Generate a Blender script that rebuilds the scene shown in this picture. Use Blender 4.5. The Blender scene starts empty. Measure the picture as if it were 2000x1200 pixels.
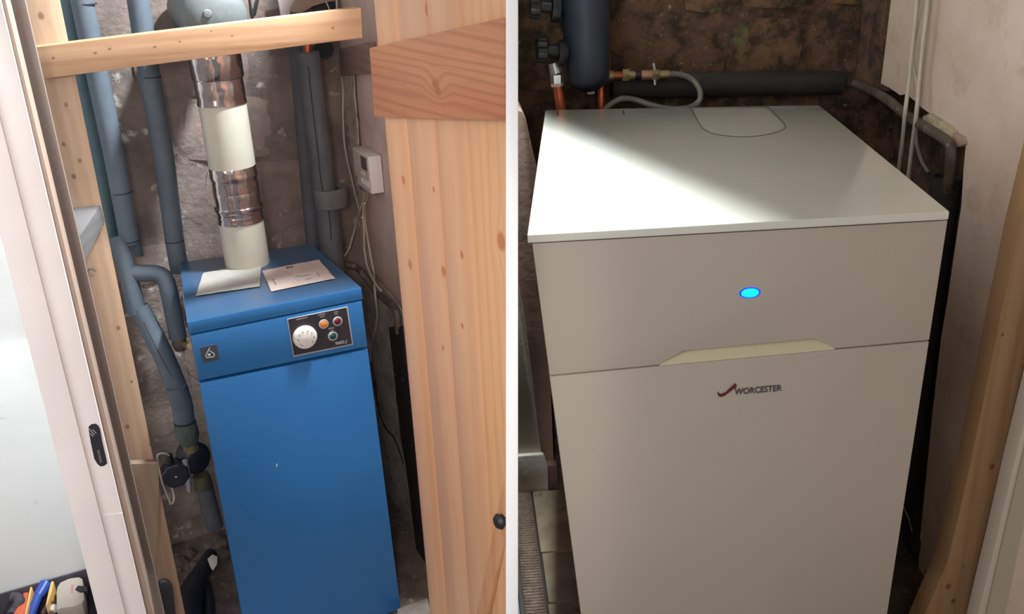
import bpy, bmesh, math, random
from mathutils import Vector, Matrix, noise
random.seed(7)
V = Vector
SC = bpy.context.scene
COL = SC.collection

# ------------------------------------------------------------------ camera
FPX = 1800.0
CA, CB = -.04, .39
UPc = V((math.sin(CA), -math.cos(CA)*math.cos(CB), -math.cos(CA)*math.sin(CB)))   # world up in (right, down, forward)
fw = V((0, 0, 1)); Yc = (fw-UPc*fw.dot(UPc)).normalized(); Xc = Yc.cross(UPc)
M3 = Matrix((Xc, Yc, UPc))                       # camera (right, down, forward) -> world
CAM = V((0, 0, 1.395))
cd = bpy.data.cameras.new('camera'); cam = bpy.data.objects.new('camera', cd); COL.objects.link(cam)
cd.sensor_width = 36; cd.sensor_fit = 'HORIZONTAL'; cd.lens = FPX*36/2000; cd.clip_start = .02
right = M3 @ V((1, 0, 0)); up = M3 @ V((0, -1, 0)); back = M3 @ V((0, 0, -1))
cam.matrix_world = Matrix.Translation(CAM) @ Matrix((right, up, back)).transposed().to_4x4()
SC.camera = cam

# ------------------------------------------------------------------ world, light, exposure
SC.view_settings.view_transform = 'Standard'; SC.view_settings.look = 'None'
SC.view_settings.gamma = 1; SC.view_settings.use_curve_mapping = False; SC.view_settings.exposure = 0
w = bpy.data.worlds.new('world'); SC.world = w; w.use_nodes = True
w.node_tree.nodes['Background'].inputs[0].default_value = (.86, .9, 1, 1)
w.node_tree.nodes['Background'].inputs[1].default_value = .36

def area(name, loc, target, size, power, col, spread=180):
    l = bpy.data.lights.new(name, 'AREA'); l.shape = 'RECTANGLE'; l.size, l.size_y = size; l.energy = power
    l.color = col; l.spread = math.radians(spread)
    o = bpy.data.objects.new(name, l); COL.objects.link(o); o.location = loc
    o.rotation_euler = (V(target)-V(loc)).to_track_quat('-Z', 'Y').to_euler(); return o

area('daylight_room', (-.42, -.12, 1.80), (-.15, 1.7, .7), (.5, .5), 4.0, (1, .93, .85))
area('daylight_left', (-1.5, -.65, 1.5), (-.6, 1.9, .2), (1.6, 1.5), 27, (1, .97, .95))
fl_ = bpy.data.lights.new('camera_flash', 'SPOT'); fl_.energy = 46; fl_.color = (1, .96, .93); fl_.spot_size = math.radians(56); fl_.spot_blend = .5; fl_.shadow_soft_size = .06  # spot added as camera flash, aimed to brighten the left cupboard
fo_ = bpy.data.objects.new('camera_flash', fl_); COL.objects.link(fo_); fo_.location = (-.10, -.12, 1.50); fo_.rotation_euler = (V((-.80, 1.95, .30))-fo_.location).to_track_quat('-Z', 'Y').to_euler()
area('fill_front', (.0, -.55, 1.5), (.1, 1.8, .2), (.6, .6), 3.0, (1, .92, .83))  # fill light added to brighten the gap left of the white boiler

# ------------------------------------------------------------------ survey frames of the two cupboards
def ray(px, py): return M3 @ V((px-1000, py-600, FPX))
def onz(px, py, h):
    v = ray(px, py); return CAM+v*(h/v.z)
class Frame:
    def __init__(s, p0, p1, width):
        a, b = onz(*p0, -1), onz(*p1, -1); k = width/(b-a).length
        a, b = CAM+(a-CAM)*k, CAM+(b-CAM)*k
        s.o = a; s.ex = (b-a).normalized(); s.ez = V((0, 0, 1)); s.ey = s.ez.cross(s.ex)
    def W(s, x, y, z): return s.o+s.ex*x+s.ey*y+s.ez*z
    def loc(s, p): d = p-s.o; return V((d.dot(s.ex), d.dot(s.ey), d.z))
    def P(s, px, py, x=None, y=None, z=None):
        n, val = (s.ex, x) if x is not None else ((s.ey, y) if y is not None else (s.ez, z))
        v = ray(px, py); return CAM+v*((val-(CAM-s.o).dot(n))/v.dot(n))
L = Frame((365, 630), (706, 562), .40)
R = Frame((1030, 459), (1855, 413), .60)
ZL, ZR = -.97, -1.0                              # floor heights in each frame

# ------------------------------------------------------------------ materials
def nt(name):
    m = bpy.data.materials.new(name); m.use_nodes = True; t = m.node_tree; return m, t, t.nodes['Principled BSDF']
def N(t, kind, **kw):
    n = t.nodes.new(kind)
    for k, v in kw.items():
        if k in ('operation', 'blend_type', 'data_type', 'feature', 'noise_dimensions', 'wave_type', 'bands_direction'): setattr(n, k, v)
        else: n.inputs[k].default_value = v
    return n
def rgb(r, g, b):                                # sRGB 0-255 -> linear
    f = lambda c: (c/255/12.92) if c/255 <= .04045 else ((c/255+.055)/1.055)**2.4
    return (f(r), f(g), f(b), 1)
def mix(t, a, b, fac, mode='MIX'):
    n = t.nodes.new('ShaderNodeMix'); n.data_type = 'RGBA'; n.blend_type = mode
    for s, v in ((6, a), (7, b), (0, fac)):
        if isinstance(v, (tuple, float, int)): n.inputs[s].default_value = v
        else: t.links.new(v, n.inputs[s])
    return n.outputs[2]
def ramp(t, src, stops):
    n = t.nodes.new('ShaderNodeValToRGB'); e = n.color_ramp.elements
    while len(e) < len(stops): e.new(.5)
    for i, (p, c) in enumerate(stops): e[i].position = p; e[i].color = c if len(c) == 4 else (*c, 1)
    t.links.new(src, n.inputs[0]); return n.outputs[0]
G0, G1 = (0, 0, 0, 1), (1, 1, 1, 1)
def mat(name, c, rough=.5, metal=0, c2=None, scale=20, contrast=(.4, .65), c3=None, scale3=60, con3=(.55, .7), bump=0, bscale=80, rnd=0, coat=0, detail=6, spec=.5, bdist=.01):
    m, t, p = nt(name)
    tc = N(t, 'ShaderNodeTexCoord')
    out = None
    def noi(s, d=detail):
        n = N(t, 'ShaderNodeTexNoise', Scale=s, Detail=d, Roughness=.6); t.links.new(tc.outputs['Object'], n.inputs['Vector']); return n.outputs[0]
    col = c
    if c2: col = mix(t, c, c2, ramp(t, noi(scale), [(contrast[0], G0), (contrast[1], G1)]))
    if c3: col = mix(t, col, c3, ramp(t, noi(scale3), [(con3[0], G0), (con3[1], G1)]))
    if rnd:
        oi = N(t, 'ShaderNodeObjectInfo'); hs = N(t, 'ShaderNodeHueSaturation')
        mr = N(t, 'ShaderNodeMapRange'); t.links.new(oi.outputs['Random'], mr.inputs[0]); mr.inputs[3].default_value = 1-rnd; mr.inputs[4].default_value = 1+rnd
        t.links.new(mr.outputs[0], hs.inputs['Value'])
        if isinstance(col, tuple): hs.inputs['Color'].default_value = col
        else: t.links.new(col, hs.inputs['Color'])
        col = hs.outputs[0]
    if isinstance(col, tuple): p.inputs['Base Color'].default_value = col
    else: t.links.new(col, p.inputs['Base Color'])
    p.inputs['Roughness'].default_value = rough; p.inputs['Metallic'].default_value = metal
    p.inputs['Specular IOR Level'].default_value = spec
    if coat: p.inputs['Coat Weight'].default_value = coat; p.inputs['Coat Roughness'].default_value = .12
    if bump:
        b = N(t, 'ShaderNodeBump', Strength=bump, Distance=bdist); t.links.new(noi(bscale), b.inputs['Height']); t.links.new(b.outputs[0], p.inputs['Normal'])
    return m
def wood(name, c1, c2, cd, grain, side, rings=26, knots=(), ck=None, rough=.5, stretch=.06, warp=.35, coat=0, k_ring=.4):
    """grain along `grain`, growth lines across `side`; knots are (world point, radius)"""
    m, t, p = nt(name)
    g = V(grain).normalized(); s = V(side).normalized(); q = g.cross(s)
    geo = N(t, 'ShaderNodeNewGeometry')
    def dot(v):
        n = N(t, 'ShaderNodeVectorMath', operation='DOT_PRODUCT'); t.links.new(geo.outputs['Position'], n.inputs[0]); n.inputs[1].default_value = v; return n.outputs['Value']
    cb = N(t, 'ShaderNodeCombineXYZ')
    def mul(a, k):
        n = N(t, 'ShaderNodeMath', operation='MULTIPLY'); t.links.new(a, n.inputs[0]); n.inputs[1].default_value = k; return n.outputs[0]
    t.links.new(dot(s), cb.inputs[0]); t.links.new(dot(q), cb.inputs[1]); t.links.new(mul(dot(g), stretch), cb.inputs[2])
    vec = cb.outputs[0]
    # grain bends round every knot
    kmask = None
    for kp, kr in knots:
        sb = N(t, 'ShaderNodeVectorMath', operation='SUBTRACT'); t.links.new(geo.outputs['Position'], sb.inputs[0]); sb.inputs[1].default_value = kp
        # anisotropic distance: stretched along the grain
        dg = N(t, 'ShaderNodeVectorMath', operation='DOT_PRODUCT'); t.links.new(sb.outputs[0], dg.inputs[0]); dg.inputs[1].default_value = g
        ds = N(t, 'ShaderNodeVectorMath', operation='DOT_PRODUCT'); t.links.new(sb.outputs[0], ds.inputs[0]); ds.inputs[1].default_value = s
        c2b = N(t, 'ShaderNodeCombineXYZ'); t.links.new(mul(dg.outputs['Value'], .75), c2b.inputs[0]); t.links.new(ds.outputs['Value'], c2b.inputs[1])
        ln = N(t, 'ShaderNodeVectorMath', operation='LENGTH'); t.links.new(c2b.outputs[0], ln.inputs[0])
        mr = N(t, 'ShaderNodeMapRange'); t.links.new(ln.outputs['Value'], mr.inputs[0])
        mr.inputs[1].default_value = kr*.7; mr.inputs[2].default_value = kr*1.25; mr.inputs[3].default_value = 1; mr.inputs[4].default_value = 0
        # bend
        mb = N(t, 'ShaderNodeMapRange'); mb.interpolation_type = 'SMOOTHSTEP'; t.links.new(ln.outputs['Value'], mb.inputs[0])
        mb.inputs[1].default_value = 0; mb.inputs[2].default_value = kr*5; mb.inputs[3].default_value = kr*1.3; mb.inputs[4].default_value = 0
        cbb = N(t, 'ShaderNodeCombineXYZ'); t.links.new(mb.outputs[0], cbb.inputs[0])
        ad = N(t, 'ShaderNodeVectorMath', operation='ADD'); t.links.new(vec, ad.inputs[0]); t.links.new(cbb.outputs[0], ad.inputs[1]); vec = ad.outputs[0]
        if kmask is None: kmask = mr.outputs[0]
        else:
            mx = N(t, 'ShaderNodeMath', operation='MAXIMUM'); t.links.new(kmask, mx.inputs[0]); t.links.new(mr.outputs[0], mx.inputs[1]); kmask = mx.outputs[0]
    n1 = N(t, 'ShaderNodeTexNoise', Scale=7., Detail=3.); t.links.new(vec, n1.inputs['Vector'])
    sc = N(t, 'ShaderNodeVectorMath', operation='SCALE'); t.links.new(n1.outputs['Color'], sc.inputs[0]); sc.inputs['Scale'].default_value = warp*.1
    ad = N(t, 'ShaderNodeVectorMath', operation='ADD'); t.links.new(vec, ad.inputs[0]); t.links.new(sc.outputs[0], ad.inputs[1])
    wv = N(t, 'ShaderNodeTexWave', Scale=float(rings), Distortion=1.2, Detail=2., wave_type='BANDS', bands_direction='X'); t.links.new(ad.outputs[0], wv.inputs['Vector'])
    n2 = N(t, 'ShaderNodeTexNoise', Scale=160., Detail=4.); t.links.new(vec, n2.inputs['Vector'])
    n3 = N(t, 'ShaderNodeTexNoise', Scale=9., Detail=3.); t.links.new(vec, n3.inputs['Vector'])
    base = mix(t, c1, c2, ramp(t, n3.outputs[0], [(.35, G0), (.65, G1)]))
    base = mix(t, base, cd, ramp(t, wv.outputs['Fac'], [(.5, G0), (1, (k_ring, k_ring, k_ring))]))
    base = mix(t, base, cd, ramp(t, n2.outputs[0], [(.5, G0), (.8, (.3, .3, .3))]))
    if kmask is not None: base = mix(t, base, ck or cd, kmask)
    t.links.new(base, p.inputs['Base Color']); p.inputs['Roughness'].default_value = rough
    if coat: p.inputs['Coat Weight'].default_value = coat; p.inputs['Coat Roughness'].default_value = .25
    bp = N(t, 'ShaderNodeBump', Strength=.15, Distance=.002); t.links.new(n2.outputs[0], bp.inputs['Height']); t.links.new(bp.outputs[0], p.inputs['Normal'])
    return m
def emit(name, c, strength):
    m, t, p = nt(name); p.inputs['Base Color'].default_value = c; p.inputs['Emission Color'].default_value = c; p.inputs['Emission Strength'].default_value = strength; return m

# ------------------------------------------------------------------ mesh building
WLOC = {}
class MB:
    def __init__(s): s.v = []; s.f = []
    def add(s, vs, fs):
        n = len(s.v); s.v += [V(x) for x in vs]; s.f += [tuple(i+n for i in f) for f in fs]; return s
    def hexa(s, a, b):                            # two quads, matching corners
        return s.add(list(a)+list(b), [(0, 1, 2, 3), (7, 6, 5, 4), (0, 4, 5, 1), (1, 5, 6, 2), (2, 6, 7, 3), (3, 7, 4, 0)])
    def prism(s, poly, vec):
        n = len(poly); vec = V(vec)
        return s.add(list(poly)+[p+vec for p in poly], [tuple(range(n)), tuple(range(2*n-1, n-1, -1))]+[(i, n+i, n+(i+1) % n, (i+1) % n) for i in range(n)])
    def box(s, fr, x0, x1, y0, y1, z0, z1):
        q = [(x0, y0), (x1, y0), (x1, y1), (x0, y1)]
        return s.hexa([fr.W(x, y, z0) for x, y in q], [fr.W(x, y, z1) for x, y in q])
    def lathe(s, o, ax, prof, seg=24, ref=None, sx=1, sy=1, caps=True):
        o = V(o); ax = V(ax).normalized(); r = ref or (V((0, 0, 1)) if abs(ax.z) < .9 else V((1, 0, 0)))
        u = (r-ax*r.dot(ax)).normalized(); w_ = ax.cross(u); vs = []; fs = []
        for h, rad in prof:
            for k in range(seg):
                a = 2*math.pi*k/seg; vs.append(o+ax*h+(u*math.cos(a)*sx+w_*math.sin(a)*sy)*rad)
        for i in range(len(prof)-1):
            for k in range(seg):
                k2 = (k+1) % seg; fs.append((i*seg+k, i*seg+k2, (i+1)*seg+k2, (i+1)*seg+k))
        if caps: fs += [tuple(range(seg-1, -1, -1)), tuple((len(prof)-1)*seg+k for k in range(seg))]
        return s.add(vs, fs)
    def tube(s, pts, r, seg=16, smooth=4, caps=True):
        pts = [V(p) for p in pts]; rs = list(r) if isinstance(r, (list, tuple)) else [r]*len(pts)
        if smooth > 1 and len(pts) > 2:
            P2, R2 = [], []
            for i in range(len(pts)-1):
                p0, p1, p2, p3 = pts[max(i-1, 0)], pts[i], pts[i+1], pts[min(i+2, len(pts)-1)]
                for k in range(smooth):
                    u = k/smooth; P2.append(.5*((2*p1)+(-p0+p2)*u+(2*p0-5*p1+4*p2-p3)*u*u+(-p0+3*p1-3*p2+p3)*u**3)); R2.append(rs[i]*(1-u)+rs[i+1]*u)
            P2.append(pts[-1]); R2.append(rs[-1]); pts, rs = P2, R2
        vs = []; fs = []; t0 = (pts[1]-pts[0]).normalized(); u = t0.orthogonal().normalized()
        for i, p in enumerate(pts):
            t1 = (pts[min(i+1, len(pts)-1)]-pts[max(i-1, 0)]).normalized(); u = (u-t1*u.dot(t1)).normalized(); w_ = t1.cross(u)
            for k in range(seg):
                a = 2*math.pi*k/seg; vs.append(p+(u*math.cos(a)+w_*math.sin(a))*rs[i])
        for i in range(len(pts)-1):
            for k in range(seg):
                k2 = (k+1) % seg; fs.append((i*seg+k, i*seg+k2, (i+1)*seg+k2, (i+1)*seg+k))
        if caps: fs += [tuple(range(seg-1, -1, -1)), tuple((len(pts)-1)*seg+k for k in range(seg))]
        return s.add(vs, fs)
    def build(s, name, m, parent=None, bevel=0, smooth=35, segs=2, base=None, **props):
        lo = V([min(v[i] for v in s.v) for i in range(3)]); hi = V([max(v[i] for v in s.v) for i in range(3)])
        org = base or V(((lo.x+hi.x)/2, (lo.y+hi.y)/2, lo.z))
        me = bpy.data.meshes.new(name); me.from_pydata([tuple(v-org) for v in s.v], [], s.f)
        bm = bmesh.new(); bm.from_mesh(me); bmesh.ops.recalc_face_normals(bm, faces=bm.faces)
        if bevel:
            ed = [e for e in bm.edges if len(e.link_faces) == 2 and e.calc_face_angle(0) > math.radians(30)]
            bmesh.ops.bevel(bm, geom=ed, offset=bevel, segments=segs, profile=.6, affect='EDGES', clamp_overlap=True)
        for f in bm.faces: f.smooth = True
        bm.to_mesh(me); bm.free(); me.materials.append(m)
        if smooth: me.set_sharp_from_angle(angle=math.radians(smooth))
        o = bpy.data.objects.new(name, me); COL.objects.link(o)
        WLOC[o] = org
        if parent is not None: o.parent = parent; o.location = org-WLOC[parent]
        else: o.location = org
        for k, v in props.items(): o[k] = v
        return o
def thing(name, base, label, cat, group=None):
    o = bpy.data.objects.new(name, None); o.empty_display_size = .05; COL.objects.link(o); o.location = base; WLOC[o] = V(base)
    o['label'] = label; o['category'] = cat
    if group: o['group'] = group
    return o
def poly(fr, pts, **pl): return [fr.P(*p, **pl) for p in pts]
def smooth_wave(x, z, s, seed=0): return noise.noise(V((x*s+seed, z*s-seed, seed*1.7)))
def rough_slab(fr, x0, x1, z0, z1, y, amp, thick=.05, n=40, sc=9, seed=0, axis='y', edge=None):
    """uneven wall: front face displaced towards the room, closed at the back. axis 'y': faces -y; 'x': faces -x"""
    mb = MB(); nx = max(2, int((x1-x0)*n)); nz = max(2, int((z1-z0)*n)); vs = []; fs = []
    for j in range(nz+1):
        for i in range(nx+1):
            x = x0+(x1-x0)*i/nx; z = z0+(z1-z0)*j/nz
            d = amp*(noise.noise(V((x*sc+seed, z*sc, seed)))+.5*noise.noise(V((x*sc*2.7, z*sc*2.7, seed+3)))+.3*noise.noise(V((x*sc*7, z*sc*7, seed+5))))
            vs.append(fr.W(x, y+d, z) if axis == 'y' else fr.W(y+d, x, z))
    for j in range(nz):
        for i in range(nx):
            a = j*(nx+1)+i; fs.append((a, a+1, a+nx+2, a+nx+1))
    n0 = len(vs)
    rim = [i for i in range(nx+1)]+[j*(nx+1)+nx for j in range(1, nz+1)]+[nz*(nx+1)+i for i in range(nx-1, -1, -1)]+[j*(nx+1) for j in range(nz-1, 0, -1)]
    off = fr.ey*thick if axis == 'y' else fr.ex*thick
    for k in rim: vs.append(vs[k]+off)
    m_ = len(rim)
    for k in range(m_): fs.append((rim[k], n0+k, n0+(k+1) % m_, rim[(k+1) % m_]))
    fs.append(tuple(range(n0+m_-1, n0-1, -1)))
    return mb.add(vs, fs)
def stone(fr, u, z, wu, hz, y, proud, seed, axis='y'):
    """one rubble stone with a pillowed, chipped face, bedded in the wall"""
    rnd = random.Random(seed); nx, nz = 6, 4; vs = []; fs = []
    jit = [(rnd.uniform(-.1, .1), rnd.uniform(-.12, .12)) for _ in range(4)]
    for j in range(nz+1):
        for i in range(nx+1):
            a, b = i/nx, j/nz
            ju = sum(c*k[0] for c, k in zip(((1-a)*(1-b), a*(1-b), a*b, (1-a)*b), jit)); jz = sum(c*k[1] for c, k in zip(((1-a)*(1-b), a*(1-b), a*b, (1-a)*b), jit))
            ea, eb = 2*a-1, 2*b-1; r = max(abs(ea), abs(eb))**6*.0 + (abs(ea)**5+abs(eb)**5)
            cu = u+wu*(ea*(1-.10*eb*eb)/2+ju*.5); cz = z+hz*(eb*(1-.12*ea*ea)/2+jz*.5)
            d = y-proud*(1-.5*min(1.6, r))+.006*noise.noise(V((cu*30, cz*30, seed)))
            vs.append(fr.W(cu, d, cz) if axis == 'y' else fr.W(d, cu, cz))
    for j in range(nz):
        for i in range(nx):
            k = j*(nx+1)+i; fs.append((k, k+1, k+nx+2, k+nx+1))
    rim = [i for i in range(nx+1)]+[j*(nx+1)+nx for j in range(1, nz+1)]+[nz*(nx+1)+i for i in range(nx-1, -1, -1)]+[j*(nx+1) for j in range(nz-1, 0, -1)]
    n0 = len(vs); off = (fr.ey if axis == 'y' else fr.ex)*.03
    for k in rim: vs.append(vs[k]+off)
    for k in range(len(rim)): fs.append((rim[k], n0+k, n0+(k+1) % len(rim), rim[(k+1) % len(rim)]))
    fs.append(tuple(range(n0+len(rim)-1, n0-1, -1)))
    return MB().add(vs, fs)
def lettering(text, o, du, dv, width, name, m, parent, extrude=.0004, bold=0, height=None):
    cu = bpy.data.curves.new(name, 'FONT'); cu.body = text; cu.extrude = 0; cu.offset = bold; cu.resolution_u = 3
    tmp = bpy.data.objects.new('tmp_text', cu); COL.objects.link(tmp); bpy.context.view_layer.update()
    me = bpy.data.meshes.new_from_object(tmp.evaluated_get(bpy.context.evaluated_depsgraph_get()))
    bpy.data.objects.remove(tmp); bpy.data.curves.remove(cu)
    xs = [v.co.x for v in me.vertices]; x0, x1 = min(xs), max(xs); ys = [v.co.y for v in me.vertices]; y0, y1 = min(ys), max(ys)
    k = width/(x1-x0); kz = (height/(y1-y0)) if height else k; nn = V(du).cross(V(dv)).normalized(); mb = MB()
    mb.add([o+V(du)*(v.co.x-x0)*k+V(dv)*(v.co.y-y0)*kz for v in me.vertices], [tuple(p.vertices) for p in me.polygons])
    mb.add([v+nn*extrude for v in mb.v[:]], [tuple(p.vertices) for p in me.polygons]); bpy.data.meshes.remove(me)
    return mb.build(name, m, parent, smooth=0)
def dots_strip(fr, pts, h, **pl):                # flat printed strokes, raised a hair
    mb = MB()
    for (a, b, wpx) in pts:
        d = V((b[0]-a[0], b[1]-a[1])); nrm = V((-d.y, d.x)).normalized()*wpx/2
        q = [fr.P(a[0]+nrm.x, a[1]+nrm.y, **pl), fr.P(b[0]+nrm.x, b[1]+nrm.y, **pl), fr.P(b[0]-nrm.x, b[1]-nrm.y, **pl), fr.P(a[0]-nrm.x, a[1]-nrm.y, **pl)]
        mb.prism(q, h)
    return mb

# ------------------------------------------------------------------ shared materials
M = {}
M['white_paint'] = mat('white_gloss_paint', rgb(226, 216, 212), .45, c2=rgb(218, 208, 204), scale=4, bump=.06, bscale=40)
M['wall_white'] = mat('white_emulsion', rgb(222, 221, 218), .7, c2=rgb(212, 212, 208), scale=3, c3=rgb(190, 188, 184), scale3=22, con3=(.66, .75))
M['board_white'] = mat('white_board_paint', rgb(240, 240, 240), .6)
M['rubble'] = mat('lime_rendered_rubble', rgb(128, 113, 105), .9, c2=rgb(98, 88, 83), scale=9, c3=rgb(178, 170, 160), scale3=20, con3=(.58, .68), bump=.6, bscale=45)
M['stoneL'] = mat('grey_pink_sandstone', rgb(132, 114, 106), .9, c2=rgb(102, 93, 88), scale=10, c3=rgb(160, 152, 144), scale3=34, con3=(.63, .74), bump=.45, bscale=60, rnd=.13)
M['rubbleR'] = mat('dark_earth_mortar', rgb(112, 84, 64), .95, c2=rgb(64, 50, 40), scale=20, contrast=(.42, .6), c3=rgb(150, 138, 112), scale3=70, con3=(.64, .7), bump=1, bscale=50)
M['stoneR'] = mat('brown_mossy_sandstone', rgb(122, 94, 68), .92, c2=rgb(70, 54, 40), scale=22, contrast=(.42, .58), c3=rgb(98, 104, 62), scale3=14, con3=(.56, .66), bump=1, bscale=50, rnd=.15)
M['plasterL'] = mat('old_pink_plaster', rgb(196, 168, 156), .85, c2=rgb(176, 150, 140), scale=7, c3=rgb(206, 186, 174), scale3=18, con3=(.6, .75), bump=.15, bscale=30)
M['plasterR'] = mat('beige_plaster', rgb(218, 198, 180), .85, c2=rgb(204, 180, 160), scale=5, c3=rgb(190, 162, 136), scale3=9, con3=(.56, .72), bump=.18, bscale=26)
M['pinkR'] = mat('dusty_pink_plaster', rgb(172, 144, 128), .85, c2=rgb(150, 122, 108), scale=9, c3=rgb(110, 88, 76), scale3=22, con3=(.66, .76), bump=.2, bscale=40)
M['plaster_edge'] = mat('crumbled_plaster_edge', rgb(196, 184, 150), .9, c2=rgb(150, 132, 104), scale=30, bump=.6, bscale=90)
M['cement'] = mat('grey_cement', rgb(178, 162, 148), .95, c2=rgb(140, 126, 116), scale=10, c3=rgb(104, 94, 88), scale3=25, bump=.5, bscale=50)
M['rubble_dark'] = mat('dark_crumbled_rubble', rgb(98, 86, 78), .95, c2=rgb(66, 58, 54), scale=30, bump=.5, bscale=90)
M['dirt'] = mat('dusty_concrete_floor', rgb(108, 92, 82), .95, c2=rgb(76, 66, 60), scale=12, c3=rgb(140, 128, 116), scale3=40, con3=(.6, .7), bump=.5, bscale=60)
M['slab'] = mat('pale_stone_slab', rgb(128, 112, 92), .9, c2=rgb(100, 84, 68), scale=9, c3=rgb(84, 66, 52), scale3=24, con3=(.6, .72), bump=.35, bscale=50, rnd=.1)
M['dark'] = mat('black_plastic', rgb(30, 30, 38), .45, c2=rgb(40, 40, 48), scale=14)
M['blackfit'] = mat('black_valve_plastic', rgb(26, 25, 27), .5)
M['lag'] = mat('grey_foam_lagging', rgb(90, 99, 108), .62, c2=rgb(78, 88, 98), scale=9, bump=.12, bscale=220)
M['teal'] = mat('teal_grey_lagging', rgb(80, 106, 110), .6, c2=rgb(70, 92, 104), scale=8, bump=.1, bscale=200)
M['lag_dark'] = mat('charcoal_foam_lagging', rgb(84, 84, 88), .7, c2=rgb(70, 70, 74), scale=10, bump=.25, bscale=260)
M['lag_black'] = mat('old_black_lagging', rgb(38, 35, 34), .8, c2=rgb(50, 44, 40), scale=20, bump=.4, bscale=120)
M['joint'] = mat('dark_joint', rgb(24, 28, 36), .8)
M['cream'] = mat('cream_enamel_flue', rgb(184, 180, 167), .4, c2=rgb(174, 168, 152), scale=6, c3=rgb(120, 116, 100), scale3=16, con3=(.7, .74))
M['foil'] = mat('aluminium_foil_tape', rgb(196, 184, 180), .16, 1, c2=rgb(166, 150, 146), scale=14, bump=.35, bscale=16, bdist=.02, detail=2)
M['cowl'] = mat('grey_cast_cowl', rgb(108, 114, 114), .55, c2=rgb(96, 100, 100), scale=7, bump=.1, bscale=60)
M['blue'] = mat('blue_enamel_steel', rgb(34, 101, 158), .42, c2=rgb(33, 97, 153), scale=3, bump=.04, bscale=300, coat=.2)
M['bluetop'] = mat('blue_enamel_dusty_top', rgb(44, 76, 108), .32, c2=rgb(56, 78, 102), scale=8, c3=rgb(76, 84, 96), scale3=14, con3=(.58, .75), coat=.3)
M['silver'] = mat('brushed_silver', rgb(196, 196, 200), .35, .6)
M['panelblack'] = mat('black_control_plate', rgb(44, 38, 42), .45)
M['dial'] = mat('pale_dial', rgb(206, 200, 192), .45)
M['print'] = mat('grey_white_print', rgb(186, 186, 190), .6)
M['ink'] = mat('dark_ink', rgb(60, 54, 58), .8)
M['orange'] = mat('orange_lens', rgb(226, 118, 30), .25); M['red'] = mat('dark_red_lens', rgb(92, 22, 32), .25); M['green'] = mat('dark_green_lens', rgb(12, 66, 62), .25)
M['paper'] = mat('greyish_paper', rgb(158, 152, 144), .9, c2=rgb(146, 140, 132), scale=16)
M['paper2'] = mat('pinkish_paper', rgb(178, 158, 148), .9, c2=rgb(166, 146, 138), scale=16)
M['copper'] = mat('copper_pipe', rgb(200, 112, 76), .35, .85, c2=rgb(160, 84, 56), scale=20)
M['oldcopper'] = mat('tarnished_pipe', rgb(100, 88, 76), .6, .1, c2=rgb(74, 62, 52), scale=30, c3=rgb(140, 130, 116), scale3=50, con3=(.6, .7), bump=.2, bscale=120)
M['brass'] = mat('dull_brass', rgb(176, 160, 116), .4, .7, c2=rgb(140, 122, 84), scale=40)
M['chrome'] = mat('nickel_fitting', rgb(206, 206, 204), .25, .75)
M['cable'] = mat('off_white_cable', rgb(178, 164, 146), .55)
M['cableR'] = mat('cream_cable', rgb(190, 182, 164), .55)
M['statwhite'] = mat('white_plastic', rgb(206, 196, 190), .45); M['statface'] = mat('grey_white_plastic_face', rgb(188, 172, 162), .5)
M['lcd'] = mat('grey_display', rgb(92, 84, 84), .3)
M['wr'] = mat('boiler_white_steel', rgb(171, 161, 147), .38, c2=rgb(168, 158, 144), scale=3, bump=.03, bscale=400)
M['wrlid'] = mat('gloss_white_lid', rgb(204, 202, 190), .16, c2=rgb(200, 199, 187), scale=2, coat=.5)
M['yel'] = mat('pale_yellow_recess', rgb(190, 180, 148), .45)  # grip yellower than the front panels
M['gap'] = mat('dark_gap', rgb(40, 34, 30), .9)
M['navy'] = mat('dark_slate_filter_body', rgb(48, 56, 72), .42, c2=rgb(38, 44, 58), scale=12)
M['hose'] = mat('clear_pvc_hose', rgb(168, 160, 152), .2)
M['hose'].node_tree.nodes['Principled BSDF'].inputs['Transmission Weight'].default_value = .55
M['blueled'] = emit('blue_indicator_glow', (0, .33, 1, 1), 2.2); M['bluerim'] = emit('deep_blue_rim_glow', (.005, .02, .9, 1), 1.6)

# ================================================================== LARGE STRUCTURE
S = dict(kind='structure')
# ---- board partition between the two cupboards, standing edge-on
def colx(px, y, z):
    n = M3 @ V((FPX, 0, -(px-1000))); return V((-(n.y*(y-CAM.y)+n.z*(z-CAM.z))/n.x+CAM.x, y, z))
def halfw(z, y): return 0
zt, zb = 2.75, -.36
def edge(px, y, z): return colx(px, y, z)
f0 = [edge(988, 1.15, zb), edge(1012, 1.15, zb), edge(1012, 1.15, zt), edge(988, 1.15, zt)]
bk = []
for (px, z) in ((-1, zb), (1, zb), (1, zt), (-1, zt)):
    c = colx(1000, 2.75, z); bk.append(c+V((px*.006, 0, 0)))
MB().hexa(f0, bk).build('wall_middle', M['board_white'], bevel=.0015, **S)

# ---- left cupboard shell
wl = rough_slab(L, -.30, .66, ZL-.05, 1.15, .64, .012, n=42, seed=1).build('wall_back', M['rubble'], **S)
MB().box(L, -1.6, -.235, .49, .56, ZL-.02, 1.3).build('wall_left', M['wall_white'], **S)
MB().box(L, -1.6, -.235, .468, .491, ZL-.02, L.loc(L.P(40, 684, y=.468)).z).build('trim_1', M['wall_white'], bevel=.006, **S)
wrt = rough_slab(L, -.04, .62, ZL-.05, 1.15, .585, .004, n=36, seed=4, axis='x', thick=.03).build('wall_right', M['plasterL'], **S)
# floor of the left cupboard, one step down
MB().box(L, -1.7, .60, -1.9, .70, ZL-.06, ZL).build('floor', M['dirt'], **S)
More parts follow.
